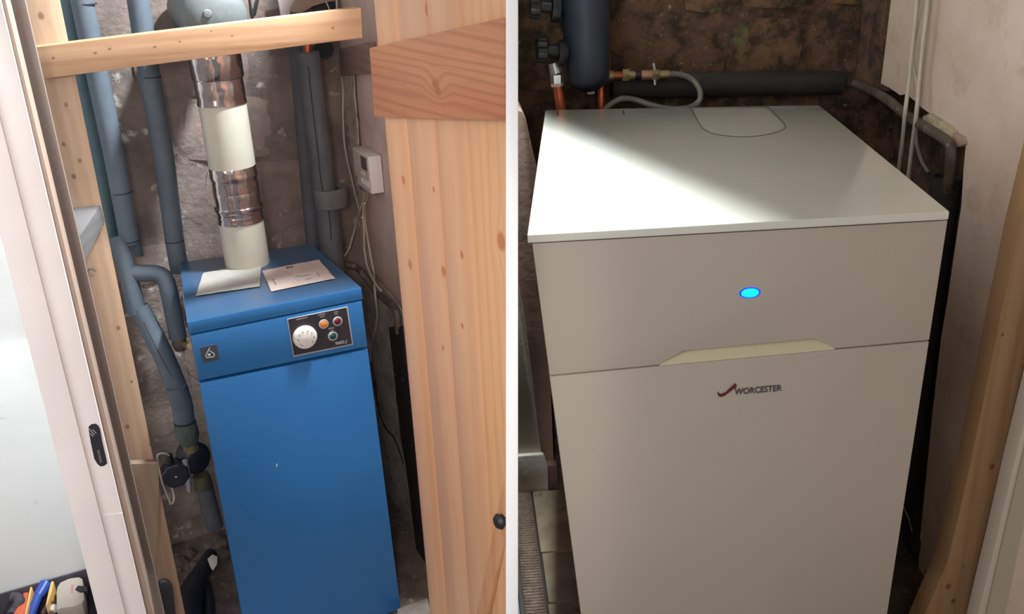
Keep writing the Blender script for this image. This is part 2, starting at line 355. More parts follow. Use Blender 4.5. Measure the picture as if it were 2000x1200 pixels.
# ---- right cupboard shell
ZTOP = .95
wbr = rough_slab(R, .02, 1.15, ZR-.03, ZTOP, 1.09, .014, n=40, seed=9).build('wall_back', M['rubbleR'], **S)
rough_slab(R, -.2, 1.10, ZR-.03, ZTOP, 1.02, .016, n=34, seed=12, axis='x', thick=.05).build('wall_right', M['rubbleR'], **S)
MB().box(R, .10, 1.15, -1.3, 1.15, ZR-.05, ZR).build('floor', M['dirt'], **S)
MB().box(R, -.02, .10, -1.3, 1.15, ZR-.05, ZR-.004).build('floor', M['gap'], **S)

# added unseen ceiling; its cut edge shapes the light patch on the lid
lampz, cz = 1.32, .82
sp_ = V((.105, .90, lampz)); b1 = R.loc(R.P(1058, 238, z=0)); b2 = R.loc(R.P(1450, 418, z=0))
def up_to(b, z): k = (lampz-z)/lampz; return V((sp_.x+(b.x-sp_.x)*k, sp_.y+(b.y-sp_.y)*k))
c1, c2 = up_to(b1, cz), up_to(b2, cz); dd = (c2-c1); e1_ = c1-dd*((c1.y-1.09)/dd.y if dd.y else 0)
e0 = c1+dd*((1.085-c1.y)/dd.y); e3 = c1+dd*((.36-c1.y)/dd.y)
q = [(e0.x, 1.085), (1.40, 1.085), (1.40, -1.0), (.03, -1.0), (.03, .36), (e3.x, .36)]
MB().prism([R.W(x, y, cz) for x, y in q], V((0, 0, .02))).build('added_ceiling', mat('added_ceiling_boards', rgb(150, 136, 120), .9, c2=rgb(130, 116, 100), scale=6), **S)
ll = bpy.data.lights.new('added_patch_lamp', 'AREA'); ll.shape = 'DISK'; ll.size = .22; ll.energy = 420; ll.color = (.86, .95, 1)  # unseen lamp added to throw a bright patch on the white lid
lo_ = bpy.data.objects.new('added_patch_lamp', ll); COL.objects.link(lo_); lo_.location = R.W(sp_.x, sp_.y, lampz); lo_.rotation_euler = (R.W(.12, .35, 0)-lo_.location).to_track_quat('-Z', 'Y').to_euler()

# plaster skin of the right wall: hacked off below and behind
pts = [(1742, -260), (1740, 0), (1733, 60), (1727, 110), (1720, 163), (1738, 172), (1758, 186), (1770, 184), (1790, 200), (1800, 210), (1822, 226), (1840, 238), (1862, 254), (1878, 266), (1886, 285), (1882, 330), (1878, 400), (1866, 480), (1850, 590), (1838, 660), (1822, 800), (1806, 960), (1796, 1060), (1792, 1150)]
pl = [R.P(*p, x=.90) for p in pts]
top = R.loc(pl[0]); pl = [R.W(.90, top.y, ZTOP)]+pl
last = R.loc(pl[-1]); pl += [R.W(.90, last.y, ZR), R.W(.90, -.9, ZR), R.W(.90, -.9, ZTOP)]
MB().prism(pl, R.ex*.10).build('wall_right', M['plasterR'], **S)
# left wall stub beside the white boiler: pink plaster with a white painted return and skirting
a = [(1005, 214), (1020, 218), (1027, 232), (1035, 270), (1049, 330)]
pp = [R.P(*p, y=.90) for p in a]; l = R.loc(pp[-1]); pp += [R.W(.098, .90, -.3), R.W(.106, .90, ZR), R.W(.0, .90, ZR), R.W(.0, .90, R.loc(pp[0]).z)]
MB().prism(pp, R.ey*.17).build('wall_left', M['pinkR'], bevel=.004, **S)
a = [(1004, 480), (1010, 545), (1021, 600), (1037, 715), (1050, 830), (1059, 893)]
pp = [R.P(*p, y=.878) for p in a]; pp += [R.W(.072, .878, ZR+.02), R.W(.0, .878, ZR+.02), R.W(.0, .878, R.loc(pp[0]).z)]
wst = mat('white_emulsion_worn', rgb(212, 200, 184), .7, c2=rgb(196, 184, 168), scale=9, bump=.1, bscale=60)
MB().prism(pp, R.ey*.022).build('wall_left', wst, bevel=.003, **S)
skm = mat('chipped_white_skirting', rgb(216, 208, 194), .6, c2=rgb(190, 180, 166), scale=20, c3=rgb(80, 70, 62), scale3=60, con3=(.68, .72), bump=.2, bscale=70)
z1 = R.loc(R.P(1040, 890, y=.862)).z
q = [(0, ZR), (R.loc(R.P(1071, 945, y=.862)).x, ZR), (R.loc(R.P(1070, 910, y=.862)).x, z1-.035), (R.loc(R.P(1062, 890, y=.862)).x, z1), (0, z1)]
MB().prism([R.W(x, .862, z) for x, z in q], R.ey*.016).build('baseboard_left', skm, bevel=.004, **S)
q = [(.075, ZR), (.112, ZR), (.112, ZR+.075), (.075, ZR+.075)]
MB().prism([R.W(x, .868, z) for x, z in q], R.ey*.03).build('baseboard_back', mat('bare_brown_skirting', rgb(112, 86, 72), .8, c2=rgb(88, 66, 54), scale=20), bevel=.002, **S)

# ---- rubble stones, each one bedded in its wall
def course(fr, parent, m, name, x0, x1, z0, z1, y, seed, hmin=.09, hmax=.14, wmin=.12, wmax=.24, proud=.014, axis='y', skip=0):
    rnd = random.Random(seed); z = z0; k = seed*1000
    while z < z1:
        h = rnd.uniform(hmin, hmax); x = x0-rnd.uniform(0, .08)
        while x < x1:
            w_ = rnd.uniform(wmin, wmax); k += 1
            if x > x0-.02 and x+w_ < x1+.03 and rnd.random() > skip:
                stone(fr, x+w_/2, z+h/2, w_-.014, h-.014, y, proud*rnd.uniform(.7, 1.3), k, axis).build(name, m, parent, smooth=50)
            x += w_
        z += h
course(L, wl, M['stoneL'], 'stone', -.12, .60, ZL, 1.0, .640, 3, hmin=.11, hmax=.2, wmin=.16, wmax=.34, proud=.007, skip=.2)
course(R, wbr, M['stoneR'], 'stone', .06, 1.02, -.12, .62, 1.090, 5, hmin=.09, hmax=.17, wmin=.15, wmax=.36, proud=.013, skip=.15)
course(R, wbr, M['stoneR'], 'stone', .86, 1.02, -.98, -.12, 1.090, 6, hmin=.09, hmax=.13, wmin=.12, wmax=.16, proud=.02)
# ================================================================== LEFT CUPBOARD
# ---- blue boiler
def blue_boiler():
    Fl = lambda px, py, y=0: L.P(px, py, y=y)
    t = thing('boiler', L.W(.2, .2, ZL), 'blue enamelled floor-standing boiler with a round dial and three lamps', 'boiler')
    tl, tr, br, bl = (L.P(*p, z=0) for p in ((365, 630), (706, 562), (610, 477), (351, 513)))
    th = .030
    MB().hexa([tl, tr, br, bl], [v-V((0, 0, th)) for v in (tl, tr, br, bl)]).build('lid', M['blue'], t, bevel=.002)
    # dusty top skin, a hair smaller
    c = (tl+tr+br+bl)/4
    ins = [c+(v-c)*.992+V((0, 0, .0006)) for v in (tl, tr, br, bl)]
    MB().hexa(ins, [v-V((0, 0, .0012)) for v in ins]).build('top_sheet', M['bluetop'], t, label='dark dusty top surface')
    bz = ZL
    a = L.loc(Fl(470, 1200)); b = L.loc(Fl(786, 1200)); 
    def left(z, inset=.003): return V((inset+(a.x-0)*(z/a.z), inset))
    def rightx(z, inset=.003): return .4-inset+(b.x-.4)*(z/b.z)
    def face(z0, z1, y0, y1, inset=.003):
        l0, l1, r0, r1 = left(z0, inset).x, left(z1, inset).x, rightx(z0, inset), rightx(z1, inset)
        return [L.W(l0, y0, z0), L.W(r0, y0, z0), L.W(r1, y0, z1), L.W(l1, y0, z1)], [L.W(l0, y1, z0), L.W(r0, y1, z0), L.W(r1, y1, z1), L.W(l1, y1, z1)]
    yb = .40
    # side and back casing behind the front panels
    MB().hexa([L.W(.036, yb, bz), L.W(.375, yb-.03, bz), L.W(.378, yb-.02, -th-.002), L.W(.044, yb+.02, -th-.002)], face(bz, -th-.002, .024, 0, .005)[0]).build('casing', M['blue'], t)
    zs = L.loc(Fl(385, 745)).z; zs2 = L.loc(Fl(720, 677)).z
    fr_, bk_ = face(zs, -th-.003, 0, .022)
    fr_[1] = L.W(L.loc(fr_[1]).x, 0, zs2); bk_[1] = L.W(L.loc(bk_[1]).x, .022, zs2)
    up_ = MB().hexa(fr_, bk_).build('control_panel', M['blue'], t, bevel=.002)
    fr_, bk_ = face(bz+.01, zs-.007, 0, .022)
    fr_[2] = L.W(L.loc(fr_[2]).x, 0, zs2-.007); bk_[2] = L.W(L.loc(bk_[2]).x, .022, zs2-.007)
    MB().hexa(fr_, bk_).build('door', M['blue'], t, bevel=.002)
    # control plate
    q = [(560, 623), (678.5, 598.5), (689.5, 673), (572.5, 697)]
    MB().prism([Fl(*p) for p in q], -L.ey*.003).build('plate_rim', M['silver'], up_, bevel=.001)
    c = (624.9, 647.9); q2 = [(c[0]+(p[0]-c[0])*.965, c[1]+(p[1]-c[1])*.945) for p in q]
    MB().prism([Fl(*p, -.003) for p in q2], -L.ey*.0012).build('control_plate', M['panelblack'], up_)
    d = Fl(595, 658, -.004)
    MB().lathe(d, -L.ey, [(0, .0285), (.006, .0285), (.011, .0265), (.013, .0235), (.0135, .0)], 40, caps=False).build('dial', M['dial'], up_)
    mk = MB()
    for k in range(9):
        an = math.radians(215-k*36 if k < 8 else 235); r = .0185
        o = d-L.ey*.0136+L.ex*math.cos(an)*r+L.ez*math.sin(an)*r
        mk.lathe(o, -L.ey, [(0, .0014), (.0004, .0014)], 8)
    mk.build('dial_marks', M['ink'], up_)
    for nm, m_, px, py in (('orange_lamp', 'orange', 632, 633), ('red_lamp', 'red', 659, 627.5), ('green_lamp', 'green', 650, 656.5)):
        o = Fl(px, py, -.004)
        MB().lathe(o, -L.ey, [(0, .0118), (.002, .0118), (.003, .0095), (.003, .0085), (.0015, .0083), (.0015, 0)], 28, caps=False).build('lamp_ring', M['silver'], up_)
        MB().lathe(o, -L.ey, [(.001, .0083), (.003, .0078), (.0045, .0055), (.005, 0)], 24, caps=False).build(nm, M[m_], up_)
    for s_, px, py, wpx in (('THERMOSTAT', 578, 626, 23), ('BURNER', 621.5, 617, 14), ('LAMP', 625.5, 620.5, 8), ('LOCK', 652, 611.5, 9), ('OUT', 653.5, 615, 7), ('MAINS', 642, 643.5, 11), ('ON', 646.5, 647, 5)):
        o = Fl(px, py, -.0044); lettering(s_, o, L.ex, L.ez, wpx/ (1800/2.06)*1.08, 'lettering', M['print'], up_, height=.0031)
    lettering('TRIANCO', Fl(655, 674.5, -.0044), L.ex, L.ez, .0225, 'lettering', M['print'], up_, bold=.01, height=.0075)
    MB().prism([Fl(*p, -.0044) for p in ((675, 672), (676, 672), (677.5, 664), (676.5, 664))], -L.ey*.0003).build('lettering', M['print'], up_)
    # emblem plate with the flame triangle
    MB().prism([Fl(*p) for p in ((390, 679), (423, 673), (428.5, 702.5), (396, 709.5))], -L.ey*.0015).build('emblem_plate', mat('dark_emblem_plate', rgb(56, 60, 68), .5), up_)
    em = dots_strip(L, [((409.5, 679.5), (401.5, 696), 1.5), ((401.5, 695.5), (404, 699), 1.5), ((404, 699), (417, 697.2), 1.5), ((417, 697.5), (419.3, 692), 1.5), ((419.5, 692.5), (409, 685), 1.5)], -L.ey*.0004, y=-.0016)
    em.lathe(Fl(408.7, 693.2, -.0016), -L.ey, [(0, .0032), (.0004, .0032)], 16)
    em.build('emblem', M['print'], up_)
    for px, py in ((541, 908), (540, 911)):
        MB().lathe(Fl(px, py), -L.ey, [(0, .0022), (.0006, .0016)], 8).build('paint_chip', M['statwhite'], t)
    return t
blue_boiler()

# ---- papers on the blue boiler
def sheet(name, q, m, label, marks):
    z0 = .0012; A, B, C_, D = (L.P(*p, z=z0) for p in q); nx, ny = 18, 8; vs = []; fs = []
    for j in range(ny+1):
        for i in range(nx+1):
            a, b = i/nx, j/ny; p = (A*(1-a)+B*a)*(1-b)+(D*(1-a)+C_*a)*b
            h = .0022*(1+math.sin(b*13+a*2))*.5+.002*abs(noise.noise(V((a*4, b*9, len(name)))))+(.004*a*(1-b) if 'left' in name else 0)
            vs.append(p+V((0, 0, h)))
    for j in range(ny):
        for i in range(nx):
            k = j*(nx+1)+i; fs.append((k, k+1, k+nx+2, k+nx+1))
    mb = MB().add(vs, fs); n0 = len(mb.v); mb.v += [v-V((0, 0, .0004)) for v in mb.v]; mb.f += [tuple(n0+i for i in reversed(f)) for f in fs]
    o = mb.build('paper_sheet', m); o['label'] = label; o['category'] = 'paper'; o['group'] = 'papers on the blue boiler'
    for mk_ in marks: dots_strip(L, [mk_], V((0, 0, .0003)), z=.0052).build('printed_mark', M['ink'], o)
    return o
sheet('left', [(397, 534), (511, 518.5), (507.5, 561), (382, 580)], M['paper'], 'greyish paper sheet on the left of the blue boiler top', [])
sheet('right', [(512, 530), (623.5, 509), (655, 545.5), (530.5, 571)], M['paper2'], 'pinkish paper sheet with bracket marks on the right of the blue boiler top',
      [((559, 523.2), (565, 522), 1.8), ((567, 521.8), (572, 521), 1.8), ((533, 547), (539.5, 556), .8), ((533, 547), (536, 546), .8), ((619, 532), (624, 540), .8), ((576, 541), (590, 538), .5), ((590, 540), (606, 536), .5), ((596, 546), (608, 543), .5)])

# ---- flue
def flue():
    o = L.W(.196, .322, 0); yq = .322
    zat = lambda py: L.loc(L.P(483-(517-py)*.15, py, y=yq)).z
    t = thing('flue_pipe', L.W(.196, .322, 0), 'cream and foil-taped flue pipe rising from the blue boiler to a grey cowl', 'flue')
    Z = lambda z: L.W(.196, .322, z)
    zs = [0.001, zat(428), zat(404), zat(372), zat(325), zat(200), zat(150), zat(112)]
    def ring(z0, z1, r, nm, m, wob=0, r1=None):
        prof = []; n = 10
        for k in range(n+1):
            u = k/n; rr = r+((r1 or r)-r)*u+wob*noise.noise(V((z0*9, u*6, r*30))); prof.append(((z1-z0)*u, rr))
        MB().lathe(Z(z0), V((0, 0, 1)), prof, 40).build(nm, m, t)
    ring(zs[0], zs[1], .0555, 'lower_pipe', M['cream'])
    ring(zs[1]-.004, zs[2], .0563, 'foil_wrap', M['foil'], .002)
    MB().lathe(Z(zs[2]-.006), V((0, 0, 1)), [(0, .0575), (.004, .060), (.010, .060), (.013, .0573)], 40).build('foil_band', M['foil'], t)
    ring(zs[2], zs[3], .0558, 'foil_wrap', M['foil'], .0012)
    ring(zs[3], zs[4]+.004, .0568, 'foil_wrap', M['foil'], .003)
    ring(zs[4], zs[5], .0563, 'upper_pipe', M['cream'])
    ring(zs[5]-.003, zs[6], .0572, 'foil_wrap', M['foil'], .002)
    MB().lathe(Z(zs[6]-.004), V((0, 0, 1)), [(0, .058), (.004, .0605), (zs[7]-zs[6], .0605), (zs[7]-zs[6]+.09, .0605)], 40).build('foil_collar', M['foil'], t)
    # bell shaped grey tee whose capped end faces the room
    c = L.P(423, 32, y=yq-.06)
    MB().lathe(c+L.ey*.0, L.ey, [(-.018, 0), (-.017, .02), (-.012, .045), (-.002, .062), (.012, .0715), (.03, .0735), (.13, .0735), (.14, .068), (.33, .068)], 48, caps=False).build('cowl', M['cowl'], t)
    MB().lathe(L.P(405, 27, y=yq-.075), -L.ey, [(-.01, .010), (.002, .010), (.005, .008), (.006, 0)], 20, caps=False).build('cowl_screw', M['cowl'], t)
flue()

# ---- lagged pipes
def pipe(name, fr, px, r, m, label, joints=(), seg=20, smooth=4, cat='pipe', group=None, ends=None):
    """px: list of (px, py, y)"""
    pts = [fr.P(a, b, y=c) for a, b, c in px]
    t = thing(name, pts[-1].copy(), label, cat, group)
    MB().tube(pts, r, seg, smooth).build('pipe_lagging', m, t)
    for a, b, c, rr in joints:
        p = fr.P(a, b, y=c); k = min(range(len(pts)-1), key=lambda i: (pts[i]-p).length+(pts[i+1]-p).length); d = (pts[k+1]-pts[k]).normalized()
        MB().tube([p-d*.0012, p+d*.0012], rr, seg, 1).build('lagging_joint', M['joint'], t)
    return t
pipe('lagged_pipe', L, [(130, -60, .52), (134, 0, .52), (158, 145, .52), (192, 300, .52), (214, 440, .52), (226, 500, .52)], .0200, M['teal'], 'slim teal-grey lagged pipe tucked behind the left timber post')
pipe('lagged_pipe', L, [(148, -60, .46), (160, 0, .46), (190, 145, .46), (222, 300, .46), (254, 475, .46)], [.0255, .0255, .0255, .0245, .0240], M['lag'], 'thick blue-grey lagged pipe with two joints, next right of the timber post', [(166, 8, .46, .0262), (237, 376, .46, .0252), (253, 470, .46, .0248)], smooth=2)
pipe('lagged_pipe', L, [(262, 440, .53), (272, 500, .53)], .011, M['lag'], 'short thin grey pipe stub showing beside the jointed pipe end')
pipe('lagged_pipe', L, [(255, -60, .50), (270, 0, .50), (292, 150, .50), (319, 300, .50), (341, 470, .50), (352, 530, .50)], [.0265, .0265, .0262, .0255, .0245, .0245], M['lag'], 'straight blue-grey lagged pipe between the thick pipe and the cream flue', [(293, 150, .50, .0268), (341, 470, .50, .0252)], smooth=2)
t = thing('lagged_pipe', L.P(368, 870, y=.36), 'grey lagged pipe with a bent side branch, slanting down to a black pump', 'pipe')
MB().tube([L.P(*p[:2], y=p[2]) for p in ((228, 462, .46), (238, 490, .45), (247, 520, .44), (256, 560, .43), (268, 612, .42))], .0225, 20, 4).build('pipe_lagging', M['lag'], t)
MB().tube([L.P(*p[:2], y=p[2]) for p in ((250, 532, .44), (278, 534, .43), (305, 535, .42), (322, 545, .41), (331, 575, .40), (340, 620, .40), (348, 660, .40))], .0220, 20, 5).build('pipe_lagging', M['lag'], t)
MB().tube([L.P(*p[:2], y=.40) for p in ((348, 655), (351, 672), (353, 684))], [.017, .019, .013], 16, 1).build('pipe_fitting', M['oldcopper'], t)
MB().tube([L.P(*p[:2], y=p[2]) for p in ((350, 670, .40), (360, 674, .38), (372, 676, .30))], .009, 12, 2).build('pipe_fitting', M['brass'], t)
MB().tube([L.P(*p[:2], y=p[2]) for p in ((272, 600, .42), (292, 640, .41), (322, 700, .39), (350, 768, .37))], [.0235, .0255, .0262, .0265], 20, 3).build('pipe_lagging', M['lag'], t)
MB().tube([L.P(*p[:2], y=.36) for p in ((344, 755), (352, 780), (358, 800))], [.0265, .028, .0268], 20, 1).build('pipe_lagging', M['lag'], t)
MB().tube([L.P(*p[:2], y=.36) for p in ((356, 792), (360, 824))], .0272, 20, 1).build('pipe_lagging', M['lag'], t)
MB().tube([L.P(*p[:2], y=.36) for p in ((360, 822), (360.4, 825))], .0282, 20, 1).build('lagging_joint', M['joint'], t)
MB().tube([L.P(*p[:2], y=.36) for p in ((361, 825), (366, 850), (370, 866))], [.0285, .031, .024], 20, 1).build('pipe_fitting', mat('mossy_grey_fitting', rgb(84, 92, 86), .8, c2=rgb(64, 74, 70), scale=30, bump=.3), t)
# seam slit down the slanted pipe
MB().tube([L.P(*p[:2], y=p[2]) for p in ((280, 630, .385), (310, 690, .362), (335, 735, .347))], .0009, 6, 3).build('lagging_seam', M['joint'], t)

# ---- right hand pair of pipes, seam and collar
pipe('lagged_pipe', L, [(572, 40, .54), (582, 120, .54), (597, 300, .54), (615, 500, .54)], .0215, M['lag_dark'], 'dark lagged pipe standing half hidden behind the collared pipe')
t = thing('lagged_pipe', L.P(655, 545, y=.45), 'charcoal lagged pipe with a split seam and foam collar, right of the flue', 'pipe')
pts7 = [L.P(a, b, y=.45) for a, b in ((600, 102), (613, 200), (626, 300), (640, 420), (655, 545))]
MB().tube(pts7, [.0312, .0315, .0315, .0318, .0325], 24, 2).build('pipe_lagging', M['lag_dark'], t)
MB().tube([L.P(600, 70, y=.45), L.P(601, 104, y=.45)], .011, 14, 1).build('copper_stub', M['copper'], t)
MB().tube([L.P(a, b, y=.417) for a, b in ((602, 130), (607, 180), (614, 240), (621, 300), (625, 340), (630, 372))], .0013, 6, 3).build('lagging_seam', M['joint'], t)
MB().tube([L.P(a, b, y=.417) for a, b in ((641, 408), (645, 440), (647, 470))], .0013, 6, 3).build('lagging_seam', M['joint'], t)
c = L.P(648, 402, y=.445)
MB().lathe(c, V((0, 0, 1)), [(0, .037), (0, .0445), (.052, .0465), (.052, .040), (.045, .036)], 32, caps=False).build('foam_collar', mat('foam_collar_grey', rgb(100, 98, 98), .8, c2=rgb(84, 82, 82), scale=14, bump=.3, bscale=200), t)

# ---- bare pipe running down the right wall, cables and the programmer
t = thing('bare_pipe', L.P(777, 640, x=.55), 'tarnished bare metal pipe curving down the right wall behind the blue boiler', 'pipe')
MB().tube([L.P(672, 517, y=.46), L.P(690, 520, y=.44), L.P(704, 530, x=.53), L.P(728, 562, x=.545), L.P(752, 586, x=.55), L.P(770, 602, x=.55), L.P(776, 622, x=.55), L.P(778, 650, x=.55)], .0095, 14, 4).build('pipe', M['oldcopper'], t)
def cable(pts, label, m=M['cable'], r=.0032, group='cables on the left cupboard wall', name='cable'):
    o = MB().tube(pts, r, 8, 5).build(name, m); o['label'] = label; o['category'] = 'cable'
    if group: o['group'] = group
    return o
X = lambda px, py, x=.565: L.P(px, py, x=x)
cable([L.P(666, 120, y=.60), L.P(670, 160, y=.60), L.P(670, 230, y=.60), L.P(674, 290, y=.60), L.P(687, 350, y=.60), L.P(701, 408, y=.60), X(707, 425, .568)], 'pale cable dropping beside the chase to left of the white programmer')
cable([X(712, 378), X(709, 395), X(703, 412, .56), L.P(695, 440, y=.58), L.P(688, 465, y=.57), L.P(681, 488, y=.56), L.P(670, 503, y=.53)], 'pale cable from the programmer curving left to the charcoal pipe')
cable([X(719, 365, .555), X(717, 385), X(712, 406), X(714, 440), X(718, 465), X(724, 500), X(730, 530), X(731, 550, .545), X(733, 580, .532), X(737, 615, .54), X(733, 645, .545), X(725, 675, .55), X(724, 705, .55)], 'long pale cable from the programmer passing over the bare pipe and down')
cable([X(712, 398, .548), X(709, 420, .550), X(711, 450, .552), X(712, 490, .552), X(719, 525, .548), X(733, 553, .535), X(744, 568, .532)], 'short pale cable looping from the programmer to the bare pipe')
cable([L.P(733, 742, y=.38)]+[L.P(a_, b_, x=.556) for a_, b_ in ((737, 790), (746, 822), (757, 842), (768, 854), (779, 880), (787, 905))], 'dark thin cable sagging right of the blue boiler door', M['blackfit'], .0022, None)

def programmer():
    t = thing('heating_programmer', X(720, 372, .57), 'small white heating programmer with grey display on the right wall', 'programmer')
    xa, xb = .547, .583
    A, B, C_, D = (L.P(*p, x=xa) for p in ((694, 300), (725, 301), (719, 371), (690, 358)))
    la, lb, lc, ld = map(L.loc, (A, B, C_, D)); y1 = (la.y+ld.y)/2; y0 = (lb.y+lc.y)/2; zt_, zb_ = .222, .138
    zt_ = (la.z+lb.z)/2; zb_ = (lc.z+ld.z)/2
    MB().hexa([L.W(xa, y0, zb_), L.W(xa, y0, zt_), L.W(xa, y1, zt_), L.W(xa, y1, zb_)], [L.W(xb, y0, zb_), L.W(xb, y0, zt_), L.W(xb, y1, zt_), L.W(xb, y1, zb_)]).build('body', M['statwhite'], t, bevel=.004)
    yy = lambda u: y0+(y1-y0)*u; zz = lambda v: zb_+(zt_-zb_)*v
    def patch(u0, u1, v0, v1, h, nm, m):
        MB().hexa([L.W(xa-h, yy(u0), zz(v0)), L.W(xa-h, yy(u0), zz(v1)), L.W(xa-h, yy(u1), zz(v1)), L.W(xa-h, yy(u1), zz(v0))], [L.W(xa+.001, yy(u0), zz(v0)), L.W(xa+.001, yy(u0), zz(v1)), L.W(xa+.001, yy(u1), zz(v1)), L.W(xa+.001, yy(u1), zz(v0))]).build(nm, m, t)
    patch(.04, .96, .04, .96, .0012, 'face', M['statface'])
    patch(.12, .46, .58, .92, .0018, 'display', M['lcd'])
    for k in range(5): patch(.10+k*.1, .15+k*.1, .16, .30, .003, 'button', M['statwhite'])
    for k in range(2): patch(.30+k*.14, .37+k*.14, .42, .48, .003, 'button', M['statwhite'])
    patch(.82, .88, .10, .26, .003, 'button', M['lcd'])
programmer()

# ---- timber of the left cupboard
def timber(name, fr, pts, y, dy, m, label, cat='timber', bevel=.0015, group=None, **kw):
    o = MB().prism(poly(fr, pts, y=y), fr.ey*dy).build(name, m, bevel=bevel, smooth=30); o['label'] = label; o['category'] = cat
    if group: o['group'] = group
    return o
def ln(x0, y0, s, ys): return [(x0+(y-y0)*s, y) for y in ys]
YS = (-60, 1262)
WK = dict(ck=rgb(128, 96, 72))
kn = lambda fr, y, *a: [(fr.P(px, py, y=y), r*.62) for px, py, r in a]
stud_m = wood('stud_pine', rgb(184, 153, 126), rgb(172, 141, 115), rgb(154, 122, 96), L.ez, L.ex, rings=8, knots=kn(L, .1, (80, 31, .009), (129, 205, .006), (124, 282, .006), (156, 314, .006), (144, 345, .007), (231, 641, .007), (257, 746, .005), (249, 834, .007), (295, 869, .006)), **WK)
timber('timber_stud', L, ln(47, 0, .2267, YS)+ln(117, 0, .204, YS[::-1]), .10, .045, stud_m, 'tall knotty pine stud standing beside the grey lagged pipes')
beam_m = wood('beam_pine', rgb(192, 154, 120), rgb(178, 138, 104), rgb(152, 106, 72), L.ex, L.ez, rings=9, knots=kn(L, .04, (104, 115, .004), (187, 105, .004), (215, 97, .004), (304, 93, .004), (353, 83, .003), (415, 62, .003), (456, 71, .003), (654, 56, .004)), warp=1.0, **WK)
timber('timber_beam', L, [(62, 93), (705, 15), (708, 74), (79, 155)], .055, .045, beam_m, 'horizontal pine cross rail nailed across the pipes and flue', 'timber')
# strips between the stud and the painted door frame
grey_w = wood('grey_brown_board', rgb(134, 120, 112), rgb(124, 110, 102), rgb(106, 92, 84), L.ez, L.ex, rings=10)  # grey-brown board colour
timber('lining_board', L, ln(8, 0, .24, YS)+ln(49, 0, .2267, YS[::-1]), -.20, .10, grey_w, 'narrow grey-brown lining board between white door frame and pine stud', 'board')
tan_w = wood('raw_edge', rgb(160, 138, 122), rgb(148, 126, 110), rgb(126, 102, 86), L.ez, L.ex, rings=14)
timber('lining_board', L, ln(68, 300, .2367, YS)+ln(86, 312, .24, YS[::-1]), -.455, .24, tan_w, 'thin raw-wood edge strip running down beside the white door frame', 'board')
# white frame with rebate and strike plate
JR = ln(72, 300, .2367, YS); JL = ln(37, 600, .2555, YS)
df = thing('door_frame', L.P(285, 1200, y=-.49), 'white painted door frame post with a black strike plate slot', 'frame')
lg = ln(27, 337, .2526, YS)
mb = MB().prism([L.P(*p, y=-.49) for p in JR+lg[::-1]], L.ey*.03); mb.build('rebate', M['white_paint'], df, bevel=.0015)
mb = MB().prism([L.P(*p, y=-.497) for p in lg+JL[::-1]], L.ey*.034); mb.build('post', M['white_paint'], df, bevel=.0015)
sp = [(173, 834), (178, 829), (187, 828), (192, 832), (195, 838), (200, 865), (206, 890), (209, 905), (203, 910), (196, 911), (190, 906), (184, 896), (178, 868), (174, 846)]
st = MB().prism([L.P(*p, y=-.4905) for p in sp], -L.ey*.0012).build('strike_plate', M['dark'], df)
MB().prism([L.P(*p, y=-.4918) for p in ((189, 880), (194, 878), (200, 902), (195, 905))], -L.ey*.0008).build('plate_hole', M['oldcopper'], st)
dots_strip(L, [((175, 838), (184, 850), .8), ((175, 846), (182, 853), .7), ((181, 839), (188, 847), .7)], -L.ey*.0003, y=-.4919).build('scratches', M['white_paint'], st)
dots_strip(L, [((201, 1006.5), (240, 1002.5), 1.1)], -L.ey*.0004, y=-.4905).build('paint_ridge', M['board_white'], df)
# noggin bracket
def noggin(px_top, px_face, label, m, yb, yf):
    a, b, c, d = [L.P(*p, y=y) for p, y in zip(px_face, (yb, yb, yf, yf))]  # right face: back-top, back-bottom, front-bottom, front-top
    e = L.P(*px_top[0], y=yb); f = L.P(*px_top[1], y=yf)
    mb = MB(); h1 = a-b; h2 = d-c
    mb.hexa([a, b, c, d], [e, e-h1, f-h2, f]); o = mb.build('timber_noggin', m, bevel=.0015); o['label'] = label; o['category'] = 'timber'; return o
nog_m = wood('grey_noggin', rgb(100, 97, 96), rgb(92, 89, 88), rgb(80, 76, 75), L.ey, L.ez, rings=12)
noggin([(137, 407), (100, 440)], [(196, 401), (205, 433), (147, 548), (134, 496)], 'grey timber noggin bracket nailed between pine stud and door frame', nog_m, .098, -.095)
nog2 = wood('brown_noggin', rgb(120, 100, 82), rgb(110, 90, 73), rgb(94, 74, 58), L.ez, L.ex, rings=8, knots=kn(L, -.05, (292, 1127, .010)), **WK)
timber('timber_board', L, [(252, 907), (309, 905), (311, 960), (309, 1060), (305, 1200), (304, 1262), (296, 1262), (286, 1200), (270, 1080), (262, 1000)], .02, .02, nog2, 'short pine board fixed low on the stud, widening to the top', 'timber')
for k, (px, py) in enumerate(((194, 441), (178, 532))):
    c = L.P(px, py, y=.096)
    o = MB().tube([c+L.ex*.008*math.cos(a)+L.ez*.008*math.sin(a) for a in [i*math.pi/5 for i in range(0, 9)]], .0013, 8, 3).build('cup_hook', M['oldcopper'])
    o['label'] = ('small wire hook under the upper end of the grey noggin', 'small wire hook below the lower end of the grey noggin')[k]; o['category'] = 'hook'

